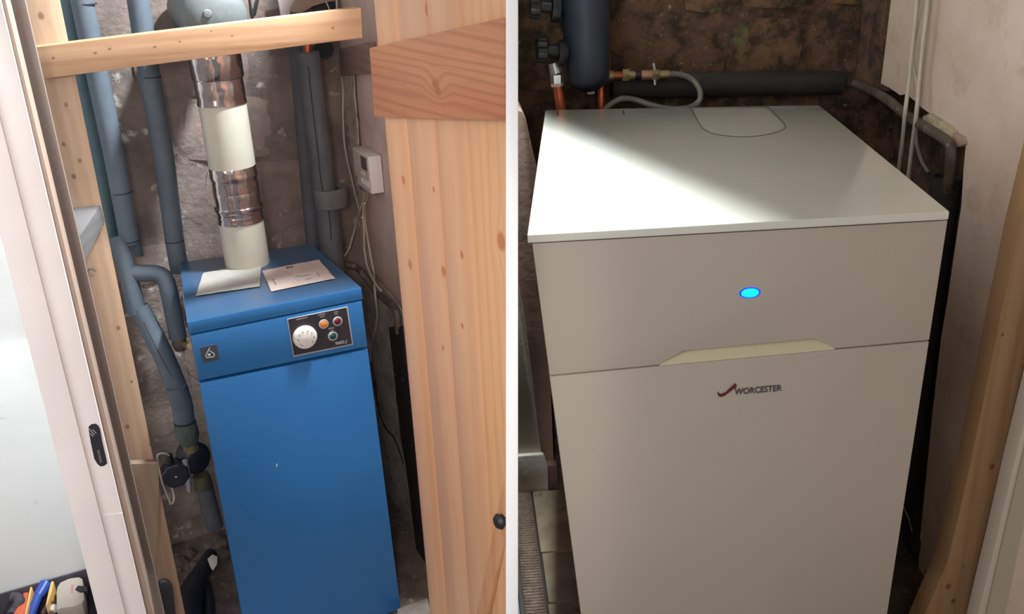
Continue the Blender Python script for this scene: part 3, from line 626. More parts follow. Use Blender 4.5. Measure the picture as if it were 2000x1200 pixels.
# ---- pine door standing open on the right
def pine_door():
    A = L.loc(L.P(752, 250, y=-.5)); e1 = L.loc(L.P(987, 600, y=-.86)); p0 = V((A.x, A.y)); p1 = V((e1.x, e1.y))
    dirv = (p1-p0); Ld = dirv.length; d3 = (L.ex*dirv.x+L.ey*dirv.y).normalized(); nrm = L.ez.cross(d3).normalized()
    if (CAM-L.W(p0.x, p0.y, 0)).dot(nrm) < 0: nrm = -nrm
    O = L.W(p0.x, p0.y, 0)
    def D(px, py, off=0):
        v = ray(px, py); return CAM+v*(((O+nrm*off-CAM).dot(nrm))/v.dot(nrm))
    t = thing('plank_door', O+V((0, 0, ZL)), 'varnished pine plank door standing open on the right with an orange ledge', 'door')
    def pk(px, py, r): return (D(px, py), r)
    planks = [(0, .23), (.23, .50), (.50, .77), (.77, 1.0)]
    lt = lambda u, z: O+d3*(Ld*u)+V((0, 0, z))
    cols = [(rgb(206, 158, 120), rgb(198, 148, 108), rgb(180, 124, 84)), (rgb(204, 158, 124), rgb(194, 146, 112), rgb(180, 128, 94)), (rgb(206, 160, 124), rgb(196, 148, 110), rgb(180, 128, 92)), (rgb(206, 160, 118), rgb(196, 146, 104), rgb(172, 118, 76))]
    kk = [[pk(788, 352, .006), pk(801, 517, .007), pk(846, 341, .004)], [pk(847, 370, .004), pk(866, 530, .007), pk(865, 680, .004), pk(827, 865, .005), pk(835, 20, .008)], [pk(902, 498, .005), pk(903, 637, .004), pk(902, 1035, .008)], [pk(979, 472, .011), pk(932, 750, .003)]]
    for i, (a, b) in enumerate(planks):
        m = wood('door_pine_%d' % i, *cols[i], L.ez, d3, rings=(5, 4, 4, 14)[i], k_ring=.25, knots=kk[i], ck=rgb(170, 104, 66), rough=.38, coat=.25, warp=.6)
        g = .0012
        q = [lt(a, ZL+.02), lt(b, ZL+.02), lt(b, .95), lt(a, .95)]
        q[0] += d3*g; q[3] += d3*g; q[1] -= d3*g; q[2] -= d3*g
        if i == 3: q[1] = D(987.5, 1300); q[2] = D(987.5, -120)
        MB().prism(q, -nrm*(.003 if i == 3 else .006)).build('plank', m, t, bevel=.0018)
    lm = wood('ledge_pine', rgb(180, 118, 80), rgb(170, 102, 66), rgb(130, 70, 42), d3, L.ez, rings=20, knots=[(D(853, 165, .02), .008), (D(858, 178, .02), .007)], ck=rgb(150, 84, 48), rough=.4, coat=.25, warp=1.3)
    q = [D(*p, .022) for p in ((721, 94), (985, 34.6), (985, 235), (731, 229))]
    led = MB().prism(q, -nrm*.0218).build('ledge', lm, t, bevel=.0015, label='orange-brown horizontal ledge board')
    bm_ = wood('brace_pine', rgb(196, 146, 106), rgb(186, 134, 94), rgb(168, 112, 72), (d3*.25+V((0, 0, 1))), d3, rings=10, rough=.4, coat=.25)
    q = [D(*p, .010) for p in ((986, 930), (986, 1030), (950, 1210), (928, 1210))]
    MB().prism(q, -nrm*.0098).build('brace', bm_, t, bevel=.0015)
    MB().lathe(D(993, 1012, .0), nrm, [(0, .012), (.012, .010), (.018, .014), (.024, .010), (.026, 0)], 20, caps=False).build('handle', M['blackfit'], t)
pine_door()

# ---- wall bits above the beam and on the right
def piece(name, mb, m, label, cat, bevel=.0015, group=None, **kw):
    o = mb.build(name, m, bevel=bevel, **kw); o['label'] = label; o['category'] = cat
    if group: o['group'] = group
    return o
piece('cardboard_offcut', MB().prism(poly(L, [(594, -40), (566, 24), (590, 25), (612, 12), (640, 4), (680, -2), (680, -40)], y=.56), L.ey*.008), mat('brown_board', rgb(148, 124, 112), .85, c2=rgb(130, 108, 98), scale=12), 'brown board offcut behind the cross rail at the top', 'board')
piece('white_plate', MB().prism(poly(L, [(538, -40), (543, 0), (549, 32), (564, 31), (582, 0), (600, -40)], y=.575), L.ey*.006), M['statwhite'], 'pale pointed plate hanging behind the cross rail', 'plate')
piece('vent_duct', MB().tube([L.P(632, 14, y=.60), L.P(632, 14, y=.57)], .032, 20, 1), M['joint'], 'dark round opening behind the cross rail', 'duct')
piece('black_bracket', MB().prism(poly(L, [(478, -30), (486, 0), (489, 30), (492, 38), (500, 30), (513, -30), (508, -30), (494, 22), (485, -30)], y=.5), L.ey*.01), M['blackfit'], 'dark forked bracket right of the grey cowl', 'bracket')
piece('cable', MB().tube([L.P(636, 2, y=.55), L.P(645, 22, y=.55), L.P(650, 40, y=.55)], .002, 8, 2), M['cable'], 'thin slanted pale wire stub above the cross rail', 'cable')
piece('cable', MB().tube([L.P(658, -30, y=.55), L.P(658, 30, y=.55)], .003, 8, 1), M['cable'], 'thin upright pale wire above the cross rail end', 'cable')
piece('black_disc', MB().tube([L.P(633, 96, y=.60), L.P(633, 96, y=.55)], .026, 20, 1), M['joint'], 'dark round pipe end below the cross rail', 'pipe')
rail_m = wood('weathered_batten', rgb(150, 124, 112), rgb(136, 110, 100), rgb(112, 90, 80), L.ey, L.ez, rings=14)
q = [L.P(*p, x=.572) for p in ((662, 96), (724, 82), (724, 144), (664, 149))]
piece('wall_batten', MB().prism(q, L.ex*.02), rail_m, 'weathered wooden batten on the right wall under the cross rail', 'timber')
# the chase in the corner: dark recess strip
piece('wall_chase', MB().prism(poly(L, [(664, 149), (690, 147), (692, 190), (697, 240), (700, 300), (706, 340), (712, 372), (704, 372), (692, 330), (684, 290), (672, 240), (668, 200)], x=.574), L.ex*.004), M['cement'], 'ragged dark chase cut in the plaster beside the corner', 'recess', bevel=0)
# grey cement lower part of the right wall
qq = [L.P(*p, x=.570) for p in ((676, 520), (700, 516), (735, 545), (775, 590), (800, 640))]
ql = [L.loc(v) for v in qq]
pz = qq+[L.W(.57, ql[-1].y, ZL), L.W(.57, .585, ZL), L.W(.57, .585, ql[0].z)]
piece('cement_render', MB().prism(pz, L.ex*.004), M['cement'], 'rough grey cement render low on the right wall beside the blue boiler', 'render', bevel=.004)
strip_m = mat('tarred_wood_strip', rgb(40, 32, 30), .6, c2=rgb(56, 42, 36), scale=14, c3=rgb(170, 160, 152), scale3=46, con3=(.68, .71), bump=.3, bscale=40)
q = [L.P(*p, x=.545) for p in ((759, 640), (782, 638), (812, 860), (834, 1190), (826, 1190), (812, 1075), (793, 917), (783, 860))]
pts_ = [(759, 640), (786, 640), (826, 1000), (848, 1200), (826, 1180), (813, 1075), (793, 917), (783, 860)]
piece('wall_strip', MB().prism([L.P(*p, x=.548) for p in pts_], L.ex*.024), strip_m, 'black tarred wooden strip upright on the wall behind the open door', 'timber')
q = [L.P(*p, z=ZL+.03) for p in ((775, 1190), (835, 1168), (845, 1210), (780, 1215))]
piece('floor_plank', MB().prism(q, V((0, 0, -.028))), mat('dusty_grey_plank', rgb(96, 86, 77), .9, c2=rgb(76, 68, 62), scale=20), 'dusty grey plank on the floor right of the blue boiler', 'timber', bevel=.003)

# ---- pump, valve motor and cables bottom left
t = thing('pump', L.P(384, 930, y=.36), 'round black circulation pump low beside the blue boiler', 'pump')
c = L.P(385, 896, y=.37)
MB().lathe(c, (-L.ey*.8+L.ex*.35), [(-.05, .030), (-.045, .038), (0, .040), (.006, .037), (.012, .026), (.014, 0)], 28, caps=False, sx=1.15).build('pump_body', M['dark'], t)
MB().lathe(c+(-L.ey*.8+L.ex*.35)*.012, (-L.ey*.8+L.ex*.35), [(0, .014), (.006, .013), (.007, 0)], 16, caps=False).build('pump_cap', M['blackfit'], t)
MB().tube([L.P(370, 866, y=.365), L.P(375, 880, y=.365)], .020, 16, 1).build('pump_union', M['brass'], t)
MB().tube([L.P(392, 928, y=.37), L.P(398, 952, y=.37)], [.022, .026], 16, 1).build('pump_union', mat('greenish_brass', rgb(96, 92, 70), .6, .4, c2=rgb(70, 72, 60), scale=30), t)
pipe('lagged_pipe', L, [(398, 948, .38), (408, 985, .38), (420, 1030, .38)], .0235, M['lag_dark'], 'dark lagged pipe stub below the round black pump')
t = thing('valve_motor', L.P(342, 958, y=.34), 'black octagonal valve motor with a white wire, left of the pump', 'valve')
c = L.P(342, 926, y=.34)
MB().lathe(c, -L.ey, [(-.03, .036), (.012, .038), (.016, .034)], 8, ref=(L.ez+L.ex*.4)).build('motor_case', M['dark'], t, bevel=.003)
MB().lathe(c-L.ey*.016-V((0, 0, 0)), -L.ey, [(0, .003), (.002, .003)], 10).build('screw', M['chrome'], t)
MB().tube([L.P(331, 904, y=.34), L.P(330, 888, y=.34)], [.012, .009], 12, 1).build('cable_gland', M['blackfit'], t)
MB().tube([L.P(361, 900, y=.34), L.P(366, 930, y=.34), L.P(370, 960, y=.34)], [.008, .010, .006], 12, 2).build('bracket', M['chrome'], t)
cable([L.P(330, 890, y=.335), L.P(322, 886, y=.33), L.P(308, 890, y=.33), L.P(311, 915, y=.335), L.P(318, 945, y=.34), L.P(330, 975, y=.345), L.P(334, 985, y=.35), L.P(340, 975, y=.35), L.P(336, 955, y=.36), L.P(326, 935, y=.37)], 'white cable looped round the black valve motor', M['cable'], .0028, None)
# low wall ledge of rubble, fallen debris
rb = MB()
rnd = random.Random(4)
for k in range(26):
    p = L.W(rnd.uniform(-.10, .36)*1.0-.02, rnd.uniform(.49, .60), ZL); r = rnd.uniform(.012, .03)
    n = len(rb.v); rb.lathe(p, V((rnd.uniform(-.3, .3), rnd.uniform(-.3, .3), 1)), [(0, r), (r*.5, r*.95), (r*.9, r*.5), (r, r*.1)], 7)
o = rb.build('rubble_heap', M['rubble_dark'], smooth=20); o['kind'] = 'stuff'; o['label'] = 'crumbled dark rubble along the foot of the back wall'; o['category'] = 'rubble'
# black bag and shoe shaped hose at the bottom
def blob(pts, rs, name, m, label, cat, flat=.6):
    mb = MB().tube(pts, rs, 14, 5)
    return piece(name, mb, m, label, cat, bevel=0)
strap_ = blob([L.P(412, 1082, z=ZL+.05), L.P(398, 1110, z=ZL+.05), L.P(378, 1150, z=ZL+.05), L.P(366, 1190, z=ZL+.05), L.P(362, 1260, z=ZL+.05)], [.018, .024, .034, .042, .045], 'black_strap', M['dark'], 'black cloth strap lying on the floor left of the blue boiler', 'cloth')
MB().tube([L.P(402, 1135, z=ZL+.03), L.P(408, 1180, z=ZL+.03), L.P(410, 1250, z=ZL+.03)], [.010, .015, .016], 14, 4).build('fold', M['dark'], strap_)
q = [L.P(*p, z=ZL+.085) for p in ((405, 1092), (415, 1083), (425, 1088), (424, 1102), (416, 1114), (411, 1108))]
piece('paper_scrap', MB().prism(q, V((0, 0, -.004))), M['statwhite'], 'white torn paper scrap on the black strap', 'paper', bevel=.001)
q = [L.P(*p, y=.0) for p in ((309, 1262), (308, 1150), (312, 1140), (322, 1137), (332, 1140), (338, 1150), (345, 1210), (350, 1262))]
piece('black_tool_handle', MB().prism(q, L.ey*.02), M['blackfit'], 'black rounded tool handle leaning on the pine stud at the bottom', 'tool', bevel=.006)

# ---- tool tote bottom left
def tool_tote():
    rim = ZL+.12
    T = lambda px, py, z=rim: L.P(px, py, z=z)
    A, B = L.loc(T(10, 1153)), L.loc(T(172, 1112))
    x0, x1 = -.66, B.x+.06; yb = .464; yf = .16
    mt = mat('black_tote_plastic', rgb(70, 64, 74), .6, c2=rgb(56, 52, 60), scale=20)
    t = thing('tool_tote', L.W((x0+x1)/2, .25, ZL), 'open black tool tote on the floor against the white wall', 'toolbox')
    th = .006
    MB().box(L, x0, x1, yf, yb, ZL, ZL+.008).build('base', mt, t)
    MB().box(L, x0, x1, yb-th, yb, ZL, rim).build('side', mt, t, bevel=.002)
    MB().box(L, x0, x1, yf, yf+th, ZL, rim).build('side', mt, t, bevel=.002)
    MB().box(L, x0, x0+th, yf+th, yb-th, ZL, rim).build('side', mt, t, bevel=.002)
    MB().box(L, x1-th, x1, yf+th, yb-th, ZL, rim).build('side', mt, t, bevel=.002)
    # tools
    g = 'tools in the black tote'
    z = ZL+.105
    def tube(name, a, b, r, m, label, cat='tool'):
        o = MB().tube([T(*a, z), T(*b, z-.03)], r, 14, 1).build(name, m, bevel=0); o['label'] = label; o['category'] = cat; o['group'] = g; return o
    om = mat('orange_plastic', rgb(206, 96, 60), .5); bm2 = mat('blue_plastic', rgb(46, 74, 158), .4); ym = mat('yellow_plastic', rgb(220, 178, 104), .5)
    q = [T(*p, z) for p in ((46, 1158), (56, 1157), (48, 1205), (24, 1225), (20, 1210), (38, 1180))]
    piece('orange_case', MB().prism(q, V((0, 0, -.05))), om, 'orange plastic tool case at the left of the black tote', 'tool', group=g, bevel=.002)
    for pts, lb in ((((59, 1147), (63, 1147), (54, 1190), (47, 1225), (42, 1225), (52, 1180)), 'yellow flat spirit level next to the orange case'), (((100, 1136), (105, 1136), (101, 1155), (93, 1180), (89, 1183), (95, 1155)), 'yellow flat rule between the blue torch and the grey case')):
        piece('yellow_rule', MB().prism([T(*p, z+.012) for p in pts], V((0, 0, -.05))), ym, lb, 'tool', group=g, bevel=.001)
    tt = thing('blue_torch', T(60, 1195, z-.03), 'blue plastic torch lying in the black tote', 'torch', g)
    MB().tube([T(90, 1140, z+.01), T(78, 1160, z), T(74, 1166, z)], [.016, .015, .011], 16, 1).build('head', bm2, tt)
    MB().tube([T(75, 1164, z), T(64, 1192, z-.01), T(52, 1225, z-.02)], [.011, .012, .013], 16, 1).build('handle', bm2, tt)
    # grey case with red print and a black clasp
    gm = mat('warm_grey_case', rgb(172, 160, 148), .55)
    cs = thing('grey_case', T(140, 1170, z-.04), 'warm grey hard case with faded red print in the black tote', 'case', g)
    q = [T(*p, z+.012) for p in ((117, 1138), (135, 1130), (155, 1127), (161, 1131), (163, 1146), (165, 1170), (160, 1178), (143, 1185), (118, 1188), (110, 1192), (110, 1160), (111, 1148))]
    MB().prism(q, V((0, 0, -.05))).build('shell', gm, cs, bevel=.004)
    q = [T(*p, z+.016) for p in ((147, 1151), (152, 1144), (170, 1146), (171, 1155), (156, 1156))]
    MB().prism(q, V((0, 0, -.012))).build('clasp', M['blackfit'], cs, bevel=.001)
    rm_ = mat('faded_red_print', rgb(186, 120, 112), .7)
    for k_ in range(4): dots_strip(L, [((138, 1145+k_*4.2), (144, 1144+k_*4.2), 2.2)], V((0, 0, .0003)), z=z+.0123).build('faded_mark', rm_, cs)
    o = MB().lathe(T(104, 1190, z-.02), V((0, 0, 1)), [(-.012, .008), (-.004, .015), (.006, .013), (.012, .004)], 16).build('white_ball', M['statwhite']); o['label'] = 'small white plastic cap among the tools in the tote'; o['category'] = 'cap'; o['group'] = g
    o = MB().tube([T(84, 1200, z-.02), T(92, 1186, z-.01), T(100, 1178, z-.01), T(98, 1195, z-.02), T(104, 1215, z-.02)], .007, 10, 4).build('pliers', mat('dark_red_grip', rgb(96, 60, 58), .5)); o['label'] = 'dark red handled pliers between torch and grey case'; o['category'] = 'tool'; o['group'] = g
    o = MB().tube([T(24, 1168, z), T(34, 1169, z), T(38, 1178, z), T(30, 1192, z-.015), T(22, 1205, z-.015)], .015, 12, 3).build('grey_bag', mt); o['label'] = 'dark grey cloth bag at the far left of the tote'; o['category'] = 'bag'; o['group'] = g
tool_tote()
# ================================================================== RIGHT CUPBOARD
def white_boiler():
    F = lambda px, py, y=.006: R.P(px, py, y=y)
    t = thing('boiler', R.W(.35, .45, ZR), 'large white floor-standing boiler with a glowing blue indicator', 'boiler')
    tl, tr, br, bl = (R.P(*p, z=0) for p in ((1030, 459), (1855, 413), (1600, 205), (1065, 215)))
    th = .0125
    lid = MB().hexa([tl, tr, br, bl], [v-V((0, 0, th)) for v in (tl, tr, br, bl)]).build('lid', M['wrlid'], t, bevel=.0022, segs=3)
    gr = [(1347, 208), (1358, 228), (1369, 247), (1378, 255), (1400, 263), (1450, 268), (1500, 263), (1529, 254), (1534, 246), (1524, 233), (1497, 206)]
    MB().tube([R.P(*p, z=.0001) for p in gr], .0008, 6, 4).build('access_cover_groove', M['gap'], lid)
    cv = [R.P(*p, z=.0003) for p in [(1353, 212)]+[(1365+0, 236), (1379, 252), (1400, 260), (1450, 265), (1500, 260), (1526, 251), (1529, 245), (1518, 232), (1496, 211)]]
    MB().prism(cv, V((0, 0, -.0012))).build('access_cover', M['wrlid'], lid)
    for a, b in (((1090, 216), (1089, 226)), ((1217, 216), (1219, 224))):
        dots_strip(R, [(a, b, 2.2)], V((0, 0, .0004)), z=.0001).build('slot', M['gap'], lid)
    A, B = R.loc(F(1040, 478)), R.loc(F(1851, 431)); s1, s2 = R.loc(F(1073, 735)), R.loc(F(1813, 666)); b1, b2 = R.loc(F(1135, 1200)), R.loc(F(1733, 1199))
    zt_ = -th-.003
    def lx(z): return A.x+(b1.x-A.x)*(z-A.z)/(b1.z-A.z)
    def rx(z): return B.x+(b2.x-B.x)*(z-B.z)/(b2.z-B.z)
    y0, y1 = .006, .030
    # casing
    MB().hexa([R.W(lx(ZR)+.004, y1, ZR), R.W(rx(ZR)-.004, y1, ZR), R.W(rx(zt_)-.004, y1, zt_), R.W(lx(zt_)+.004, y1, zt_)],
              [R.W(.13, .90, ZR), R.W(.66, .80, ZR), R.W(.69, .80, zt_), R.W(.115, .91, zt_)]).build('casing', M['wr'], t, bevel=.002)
    # upper front panel with the notch of the grip
    nt_ = [(1287, 714.5), (1334, 687), (1590, 663), (1632, 682.5)]
    g = .0012
    n3 = [R.loc(F(*p)) for p in nt_]
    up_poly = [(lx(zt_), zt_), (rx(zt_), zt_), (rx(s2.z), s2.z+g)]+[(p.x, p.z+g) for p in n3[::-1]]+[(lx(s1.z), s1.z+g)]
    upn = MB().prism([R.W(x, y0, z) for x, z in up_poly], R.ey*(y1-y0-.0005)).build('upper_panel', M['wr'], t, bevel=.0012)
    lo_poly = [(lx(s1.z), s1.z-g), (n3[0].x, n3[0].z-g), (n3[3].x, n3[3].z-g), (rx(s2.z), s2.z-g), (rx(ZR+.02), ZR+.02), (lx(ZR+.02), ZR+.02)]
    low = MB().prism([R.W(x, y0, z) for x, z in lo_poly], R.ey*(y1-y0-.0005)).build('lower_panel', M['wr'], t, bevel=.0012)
    # sloping grip recess
    fa, fb = R.W(n3[0].x, y0+.0005, n3[0].z-.0006), R.W(n3[3].x, y0+.0005, n3[3].z-.0006)
    mids = [R.W(n3[0].x+(n3[3].x-n3[0].x)*u, y0+.0004, n3[0].z+(n3[3].z-n3[0].z)*u-.016*math.sin(math.pi*min(1, max(0, u)))**.5*.0) for u in (0, 1)]
    q = [R.W(n3[0].x, y0, n3[0].z), R.W(n3[3].x, y0, n3[3].z), R.W(n3[2].x+.004, y0+.020, n3[2].z+.008), R.W(n3[1].x-.004, y0+.020, n3[1].z+.008)]
    MB().prism(q, R.ey*.004-V((0, 0, .004))).build('grip_recess', M['yel'], t, label='pale yellow sloping finger grip')
    # indicator
    c = F(1464.5, 572)
    MB().lathe(c, -R.ey, [(-.001, .0158), (.0008, .0155), (.0010, .013)], 40, ref=R.ex, sx=1, sy=.54, caps=False).build('indicator_rim', M['bluerim'], t)
    MB().lathe(c, -R.ey, [(-.001, .0142), (.0014, .013), (.0022, .008), (.0024, 0)], 40, ref=R.ex, sx=1, sy=.54, caps=False).build('indicator_light', M['blueled'], t)
    # badge
    bd = mat('badge_grey_metal', rgb(96, 92, 94), .35, .5)
    o = F(1434, 771.5, .0055)
    wx = (F(1526, 763.5, .0055)-o)
    du = wx.normalized(); lettering('WORCESTER', o, du, R.ez, wx.length, 'lettering', bd, low, extrude=.0012, bold=.012, height=.0105)
    sw = [(1402, 765), (1404.5, 769), (1409, 769.5), (1415, 767), (1424, 758), (1431, 752), (1437, 749.5), (1438, 753), (1437, 758), (1432, 760), (1424, 766), (1415, 773), (1408, 775.5), (1403, 773.5), (1401, 769)]
    MB().prism([F(*p, .0055) for p in sw], -R.ey*.0012).build('badge_swoosh', mat('badge_dark_red', rgb(92, 34, 34), .3), low)
    sw2 = [(1410, 767), (1416, 763), (1425, 754), (1432, 749), (1436, 748.5), (1431, 751.5), (1424, 758), (1416, 766)]
    MB().prism([F(*p, .0050) for p in sw2], -R.ey*.0012).build('badge_swoosh', M['chrome'], low)
    return t
white_boiler()

# ---- magnetic filter and its pipework
def filter_set():
    y = .985
    Z = lambda px, py, yy=y: R.P(px, py, y=yy)
    t = thing('magnetic_filter', Z(1150, 185), 'dark slate cylindrical filter canister hanging behind the white boiler', 'filter')
    top, bot = Z(1136, -120), Z(1150, 160)
    ax = (top-bot).normalized(); h = (top-bot).length
    MB().lathe(bot, ax, [(-.022, .012), (-.020, .020), (-.012, .034), (0, .0455), (.012, .049), (h*.6, .0575), (h, .060)], 44).build('canister', M['navy'], t)
    MB().lathe(Z(1154, 178), ax, [(-.006, .009), (.006, .0095), (.018, .010)], 14).build('drain_nipple', M['statwhite'], t)
    MB().tube([Z(1082, -4, .955), Z(1094, 30, .945), Z(1092, -2, .94)], .004, 8, 3).build('clip', M['navy'], t)
    for k, (px, py, lab) in enumerate(((1043, 12, 'black star knob valve at the top left of the filter'), (1057, 98, 'black star knob valve with a nickel union beside the filter'))):
        v = thing('isolating_valve', Z(px, py, .97), lab, 'valve', 'black isolating valves on the filter')
        c = Z(px, py, .97); ax2 = (R.ex*-1+R.ez*.1).normalized()
        kb = MB().lathe(c+ax2*-.004, ax2, [(-.012, .016), (-.01, .021), (.012, .022), (.016, .016)], 18)
        for a in range(5):
            an = a*2*math.pi/5+.4; u = R.ez*math.cos(an)+R.ey*math.sin(an); p = c+u*.021
            kb.lathe(p-ax2*.012, ax2, [(-.002, .006), (0, .009), (.020, .009), (.023, .006)], 10)
        kb.build('knob', M['blackfit'], v)
        MB().tube([c-ax2*.008, c-ax2*.030, c-ax2*.052], [.012, .014, .012], 16, 1).build('stem', M['blackfit'], v)
        cc = c-ax2*.047+R.ez*(-.004)
        MB().lathe(cc+ax2*.0, ax2*-1, [(-.008, .022), (-.006, .030), (.006, .030), (.014, .026)], 24).build('union_collar', M['blackfit'], v)
        if k == 1:
            u0 = Z(1084, 128, .965)
            MB().tube([Z(1081, 122), Z(1086, 142)], [.014, .0165], 18, 1).build('union_nut', M['chrome'], v)
            MB().lathe(Z(1088, 164), V((0, 0, 1)), [(0, .0155), (.022, .0165), (.024, .014)], 6).build('union_nut', M['chrome'], v)
            MB().tube([Z(1088, 162), Z(1088.5, 168)], .0148, 18, 1).build('union_ring', M['statwhite'], v)
    a = thing('copper_pipe', Z(1096, 240), 'bright copper pipe rising under the nickel union beside the filter', 'pipe', None)
    MB().tube([Z(1088.5, 166), Z(1094, 200), Z(1100, 250)], .0130, 18, 1).build('pipe', M['copper'], a)
    a = thing('copper_pipe', Z(1176, 240, 1.03), 'dull copper pipe behind the lower right of the filter', 'pipe', None)
    MB().tube([Z(1172, -60, 1.058), Z(1173, 60, 1.058), Z(1174, 160, 1.045), Z(1176, 250, 1.035)], .0115, 18, 1).build('pipe', M['copper'], a)
    # drain cock
    d = thing('drain_cock', Z(1250, 160, 1.0), 'brass drain cock assembly running right from the filter', 'valve')
    P = lambda px, py: Z(px, py, 1.0)
    cy = lambda px: 148+(px-1190)*-.02
    def seg(x0, x1, r, nm, m, n=18, r2=None): 
        MB().tube([P(x0, cy(x0)), P(x1, cy(x1))], [r, r2 or r], n, 1).build(nm, m, d)
    seg(1180, 1198, .013, 'brass_body', M['brass']); seg(1198, 1216, .010, 'copper_section', M['copper']); seg(1215, 1229, .0155, 'hex_nut', M['brass'], 6)
    seg(1229, 1240, .0105, 'brass_body', M['brass']); seg(1240, 1252, .0115, 'black_band', M['blackfit'])
    seg(1252, 1272, .0115, 'brass_body', mat('pink_brass', rgb(190, 150, 120), .4, .6)); seg(1272, 1287, .013, 'hex_nut', M['brass'], 6); seg(1286, 1306, .0100, 'hose_tail', M['brass'], r2=.0110)
    MB().tube([P(1276, 123), P(1279, 138)], .0035, 8, 1).build('lever_pin', M['chrome'], d); MB().tube([P(1279, 155), P(1279, 166)], .0035, 8, 1).build('lever_pin', M['chrome'], d)
    h = [(1302, 145), (1325, 145), (1350, 154), (1366, 175), (1366, 196), (1350, 209), (1325, 213), (1300, 212), (1270, 205), (1240, 195), (1215, 193), (1195, 202), (1182, 214), (1175, 230)]
    yy = [1.0, 1.0, 1.0, .99, .985, .98, .98, .985, .99, 1.0, 1.0, .995, .99, .985]
    o = MB().tube([Z(a_, b_, c_) for (a_, b_), c_ in zip(h, yy)], .0075, 12, 5).build('clear_hose', M['hose']); o['label'] = 'clear plastic drain hose curling behind the white boiler lid'; o['category'] = 'hose'
filter_set()

# ---- lagged pipe along the back wall, bare pipe, elbow lagging
t = thing('lagged_pipe', R.P(1400, 190, y=1.03), 'black lagged pipe lying along the back wall behind the white boiler', 'pipe')
MB().tube([R.P(1195, 168, y=1.035), R.P(1350, 166, y=1.035), R.P(1500, 163, y=1.035), R.P(1642, 162, y=1.035)], [.030, .031, .030, .029], 22, 3).build('pipe_lagging', M['lag_black'], t)
t = thing('bare_pipe', R.P(1850, 350, x=.9), 'tarnished bare pipe bending along the hacked plaster edge to a black sleeve', 'pipe')
pp_ = [R.P(1650, 160, y=1.03), R.P(1668, 163, y=1.03), R.P(1700, 176, x=.895), R.P(1735, 196, x=.878), R.P(1760, 217, x=.878), R.P(1800, 245, x=.876), R.P(1835, 266, x=.876), R.P(1853, 280, x=.876), R.P(1857, 300, x=.876), R.P(1855, 335, x=.885), R.P(1852, 372, x=.90)]
MB().tube(pp_, .0105, 16, 5).build('pipe', M['oldcopper'], t)
sl = R.P(1843, 345, x=.90); sl2 = R.loc(sl)
MB().lathe(R.W(sl2.x+.008, sl2.y, ZR+.002), V((0, 0, 1)), [(0, .031), (sl2.z-ZR-.002, .031), (sl2.z-ZR-.002, .025), (sl2.z-ZR-.022, .024)], 26, caps=False).build('pipe_lagging', M['lag_black'], t)
def cable2(pts, label, r=.0043, m=M['cableR'], g='cables down the right wall'):
    o = MB().tube(pts, r, 10, 5).build('cable', m); o['label'] = label; o['category'] = 'cable'
    if g: o['group'] = g
xr = .868
cable2([R.P(1794, -80, x=xr), R.P(1791, 0, x=xr), R.P(1782, 90, x=xr), R.P(1774, 170, x=xr), R.P(1768, 218, x=xr-.01), R.P(1762, 280, x=xr+.005), R.P(1755, 335, x=xr+.02), R.P(1752, 380, x=xr+.03)], 'left of the three cream cables down the right wall')
cable2([R.P(1816, -80, x=xr+.006), R.P(1812, 0, x=xr+.006), R.P(1802, 90, x=xr+.006), R.P(1796, 150, x=xr+.006), R.P(1790, 218, x=xr-.004), R.P(1782, 280, x=xr+.01), R.P(1774, 345, x=xr+.02), R.P(1770, 380, x=xr+.03)], 'right of the three cream cables down the right wall')
cable2([R.P(1804, -80, x=xr+.012), R.P(1800, 0, x=xr+.012), R.P(1786, 80, x=xr+.013), R.P(1783, 120, x=xr+.014), R.P(1790, 165, x=xr+.016), R.P(1792, 215, x=.903), R.P(1789, 268, x=.91), R.P(1798, 310, x=.93), R.P(1812, 335, x=.95)], 'thinner middle cable crossing behind the two cream cables', .0036)
# crumbled plaster lip above the pipe
lp = [(1800, 228), (1812, 222), (1835, 236), (1850, 246), (1862, 258), (1858, 272), (1848, 268), (1830, 262), (1812, 250), (1803, 244)]
piece('plaster_chunk', MB().prism([R.P(*p, x=.888) for p in lp], R.ex*.03), M['plaster_edge'], 'cream crumbled plaster chunk lodged above the bare pipe', 'plaster', bevel=.003)
lp = [(1854, 252), (1868, 262), (1880, 268), (1884, 282), (1872, 288), (1858, 288), (1850, 278)]
piece('plaster_chunk', MB().prism([R.P(*p, x=.893) for p in lp], R.ex*.03), M['pinkR'], 'brown curled plaster flake at the end of the ledge', 'plaster', bevel=.003)
# corner pier of darker stone between the back wall and the plaster
pier = rough_slab(R, .955, 1.085, .00, ZTOP, .905, .010, n=44, seed=21, axis='x', thick=.09).build('wall_corner', M['rubbleR'], **S)

# ---- stud and white door frame on the right
rst = wood('right_stud', rgb(176, 140, 102), rgb(164, 128, 90), rgb(140, 102, 68), R.ez, R.ex, rings=10, knots=kn(R, .2, (1958, 654, .005), (1938, 912, .008), (1852, 1146, .009), (1862, 1175, .008), (1882, 1107, .004)), ck=rgb(126, 84, 52), warp=.8)
timber('timber_stud', R, [(2250, -600), (1990, 450), (1972, 535), (1958, 600), (1928, 750), (1897, 900), (1872, 1010), (1850, 1100), (1828, 1150), (1806, 1200), (1780, 1262), (1889, 1262), (1904, 1200), (1939, 1050), (1974, 903), (2008, 755), (2060, 540), (2340, -600)], .20, .045, rst, 'rough pine stud at the lower right beside the white door frame')
db = mat('dark_strip_wood', rgb(92, 66, 44), .8)  # dark brown strip between stud and frame
timber('packing_strip', R, [(2330, -560), (2010, 755), (1974.5, 905), (1939.5, 1050), (1904.5, 1200), (1890, 1262), (1896, 1262), (1910, 1200), (1945, 1055), (1980, 905), (2016, 755), (2338, -560)], .17, .028, db, 'thin dark packing strip between pine stud and white frame', 'strip')
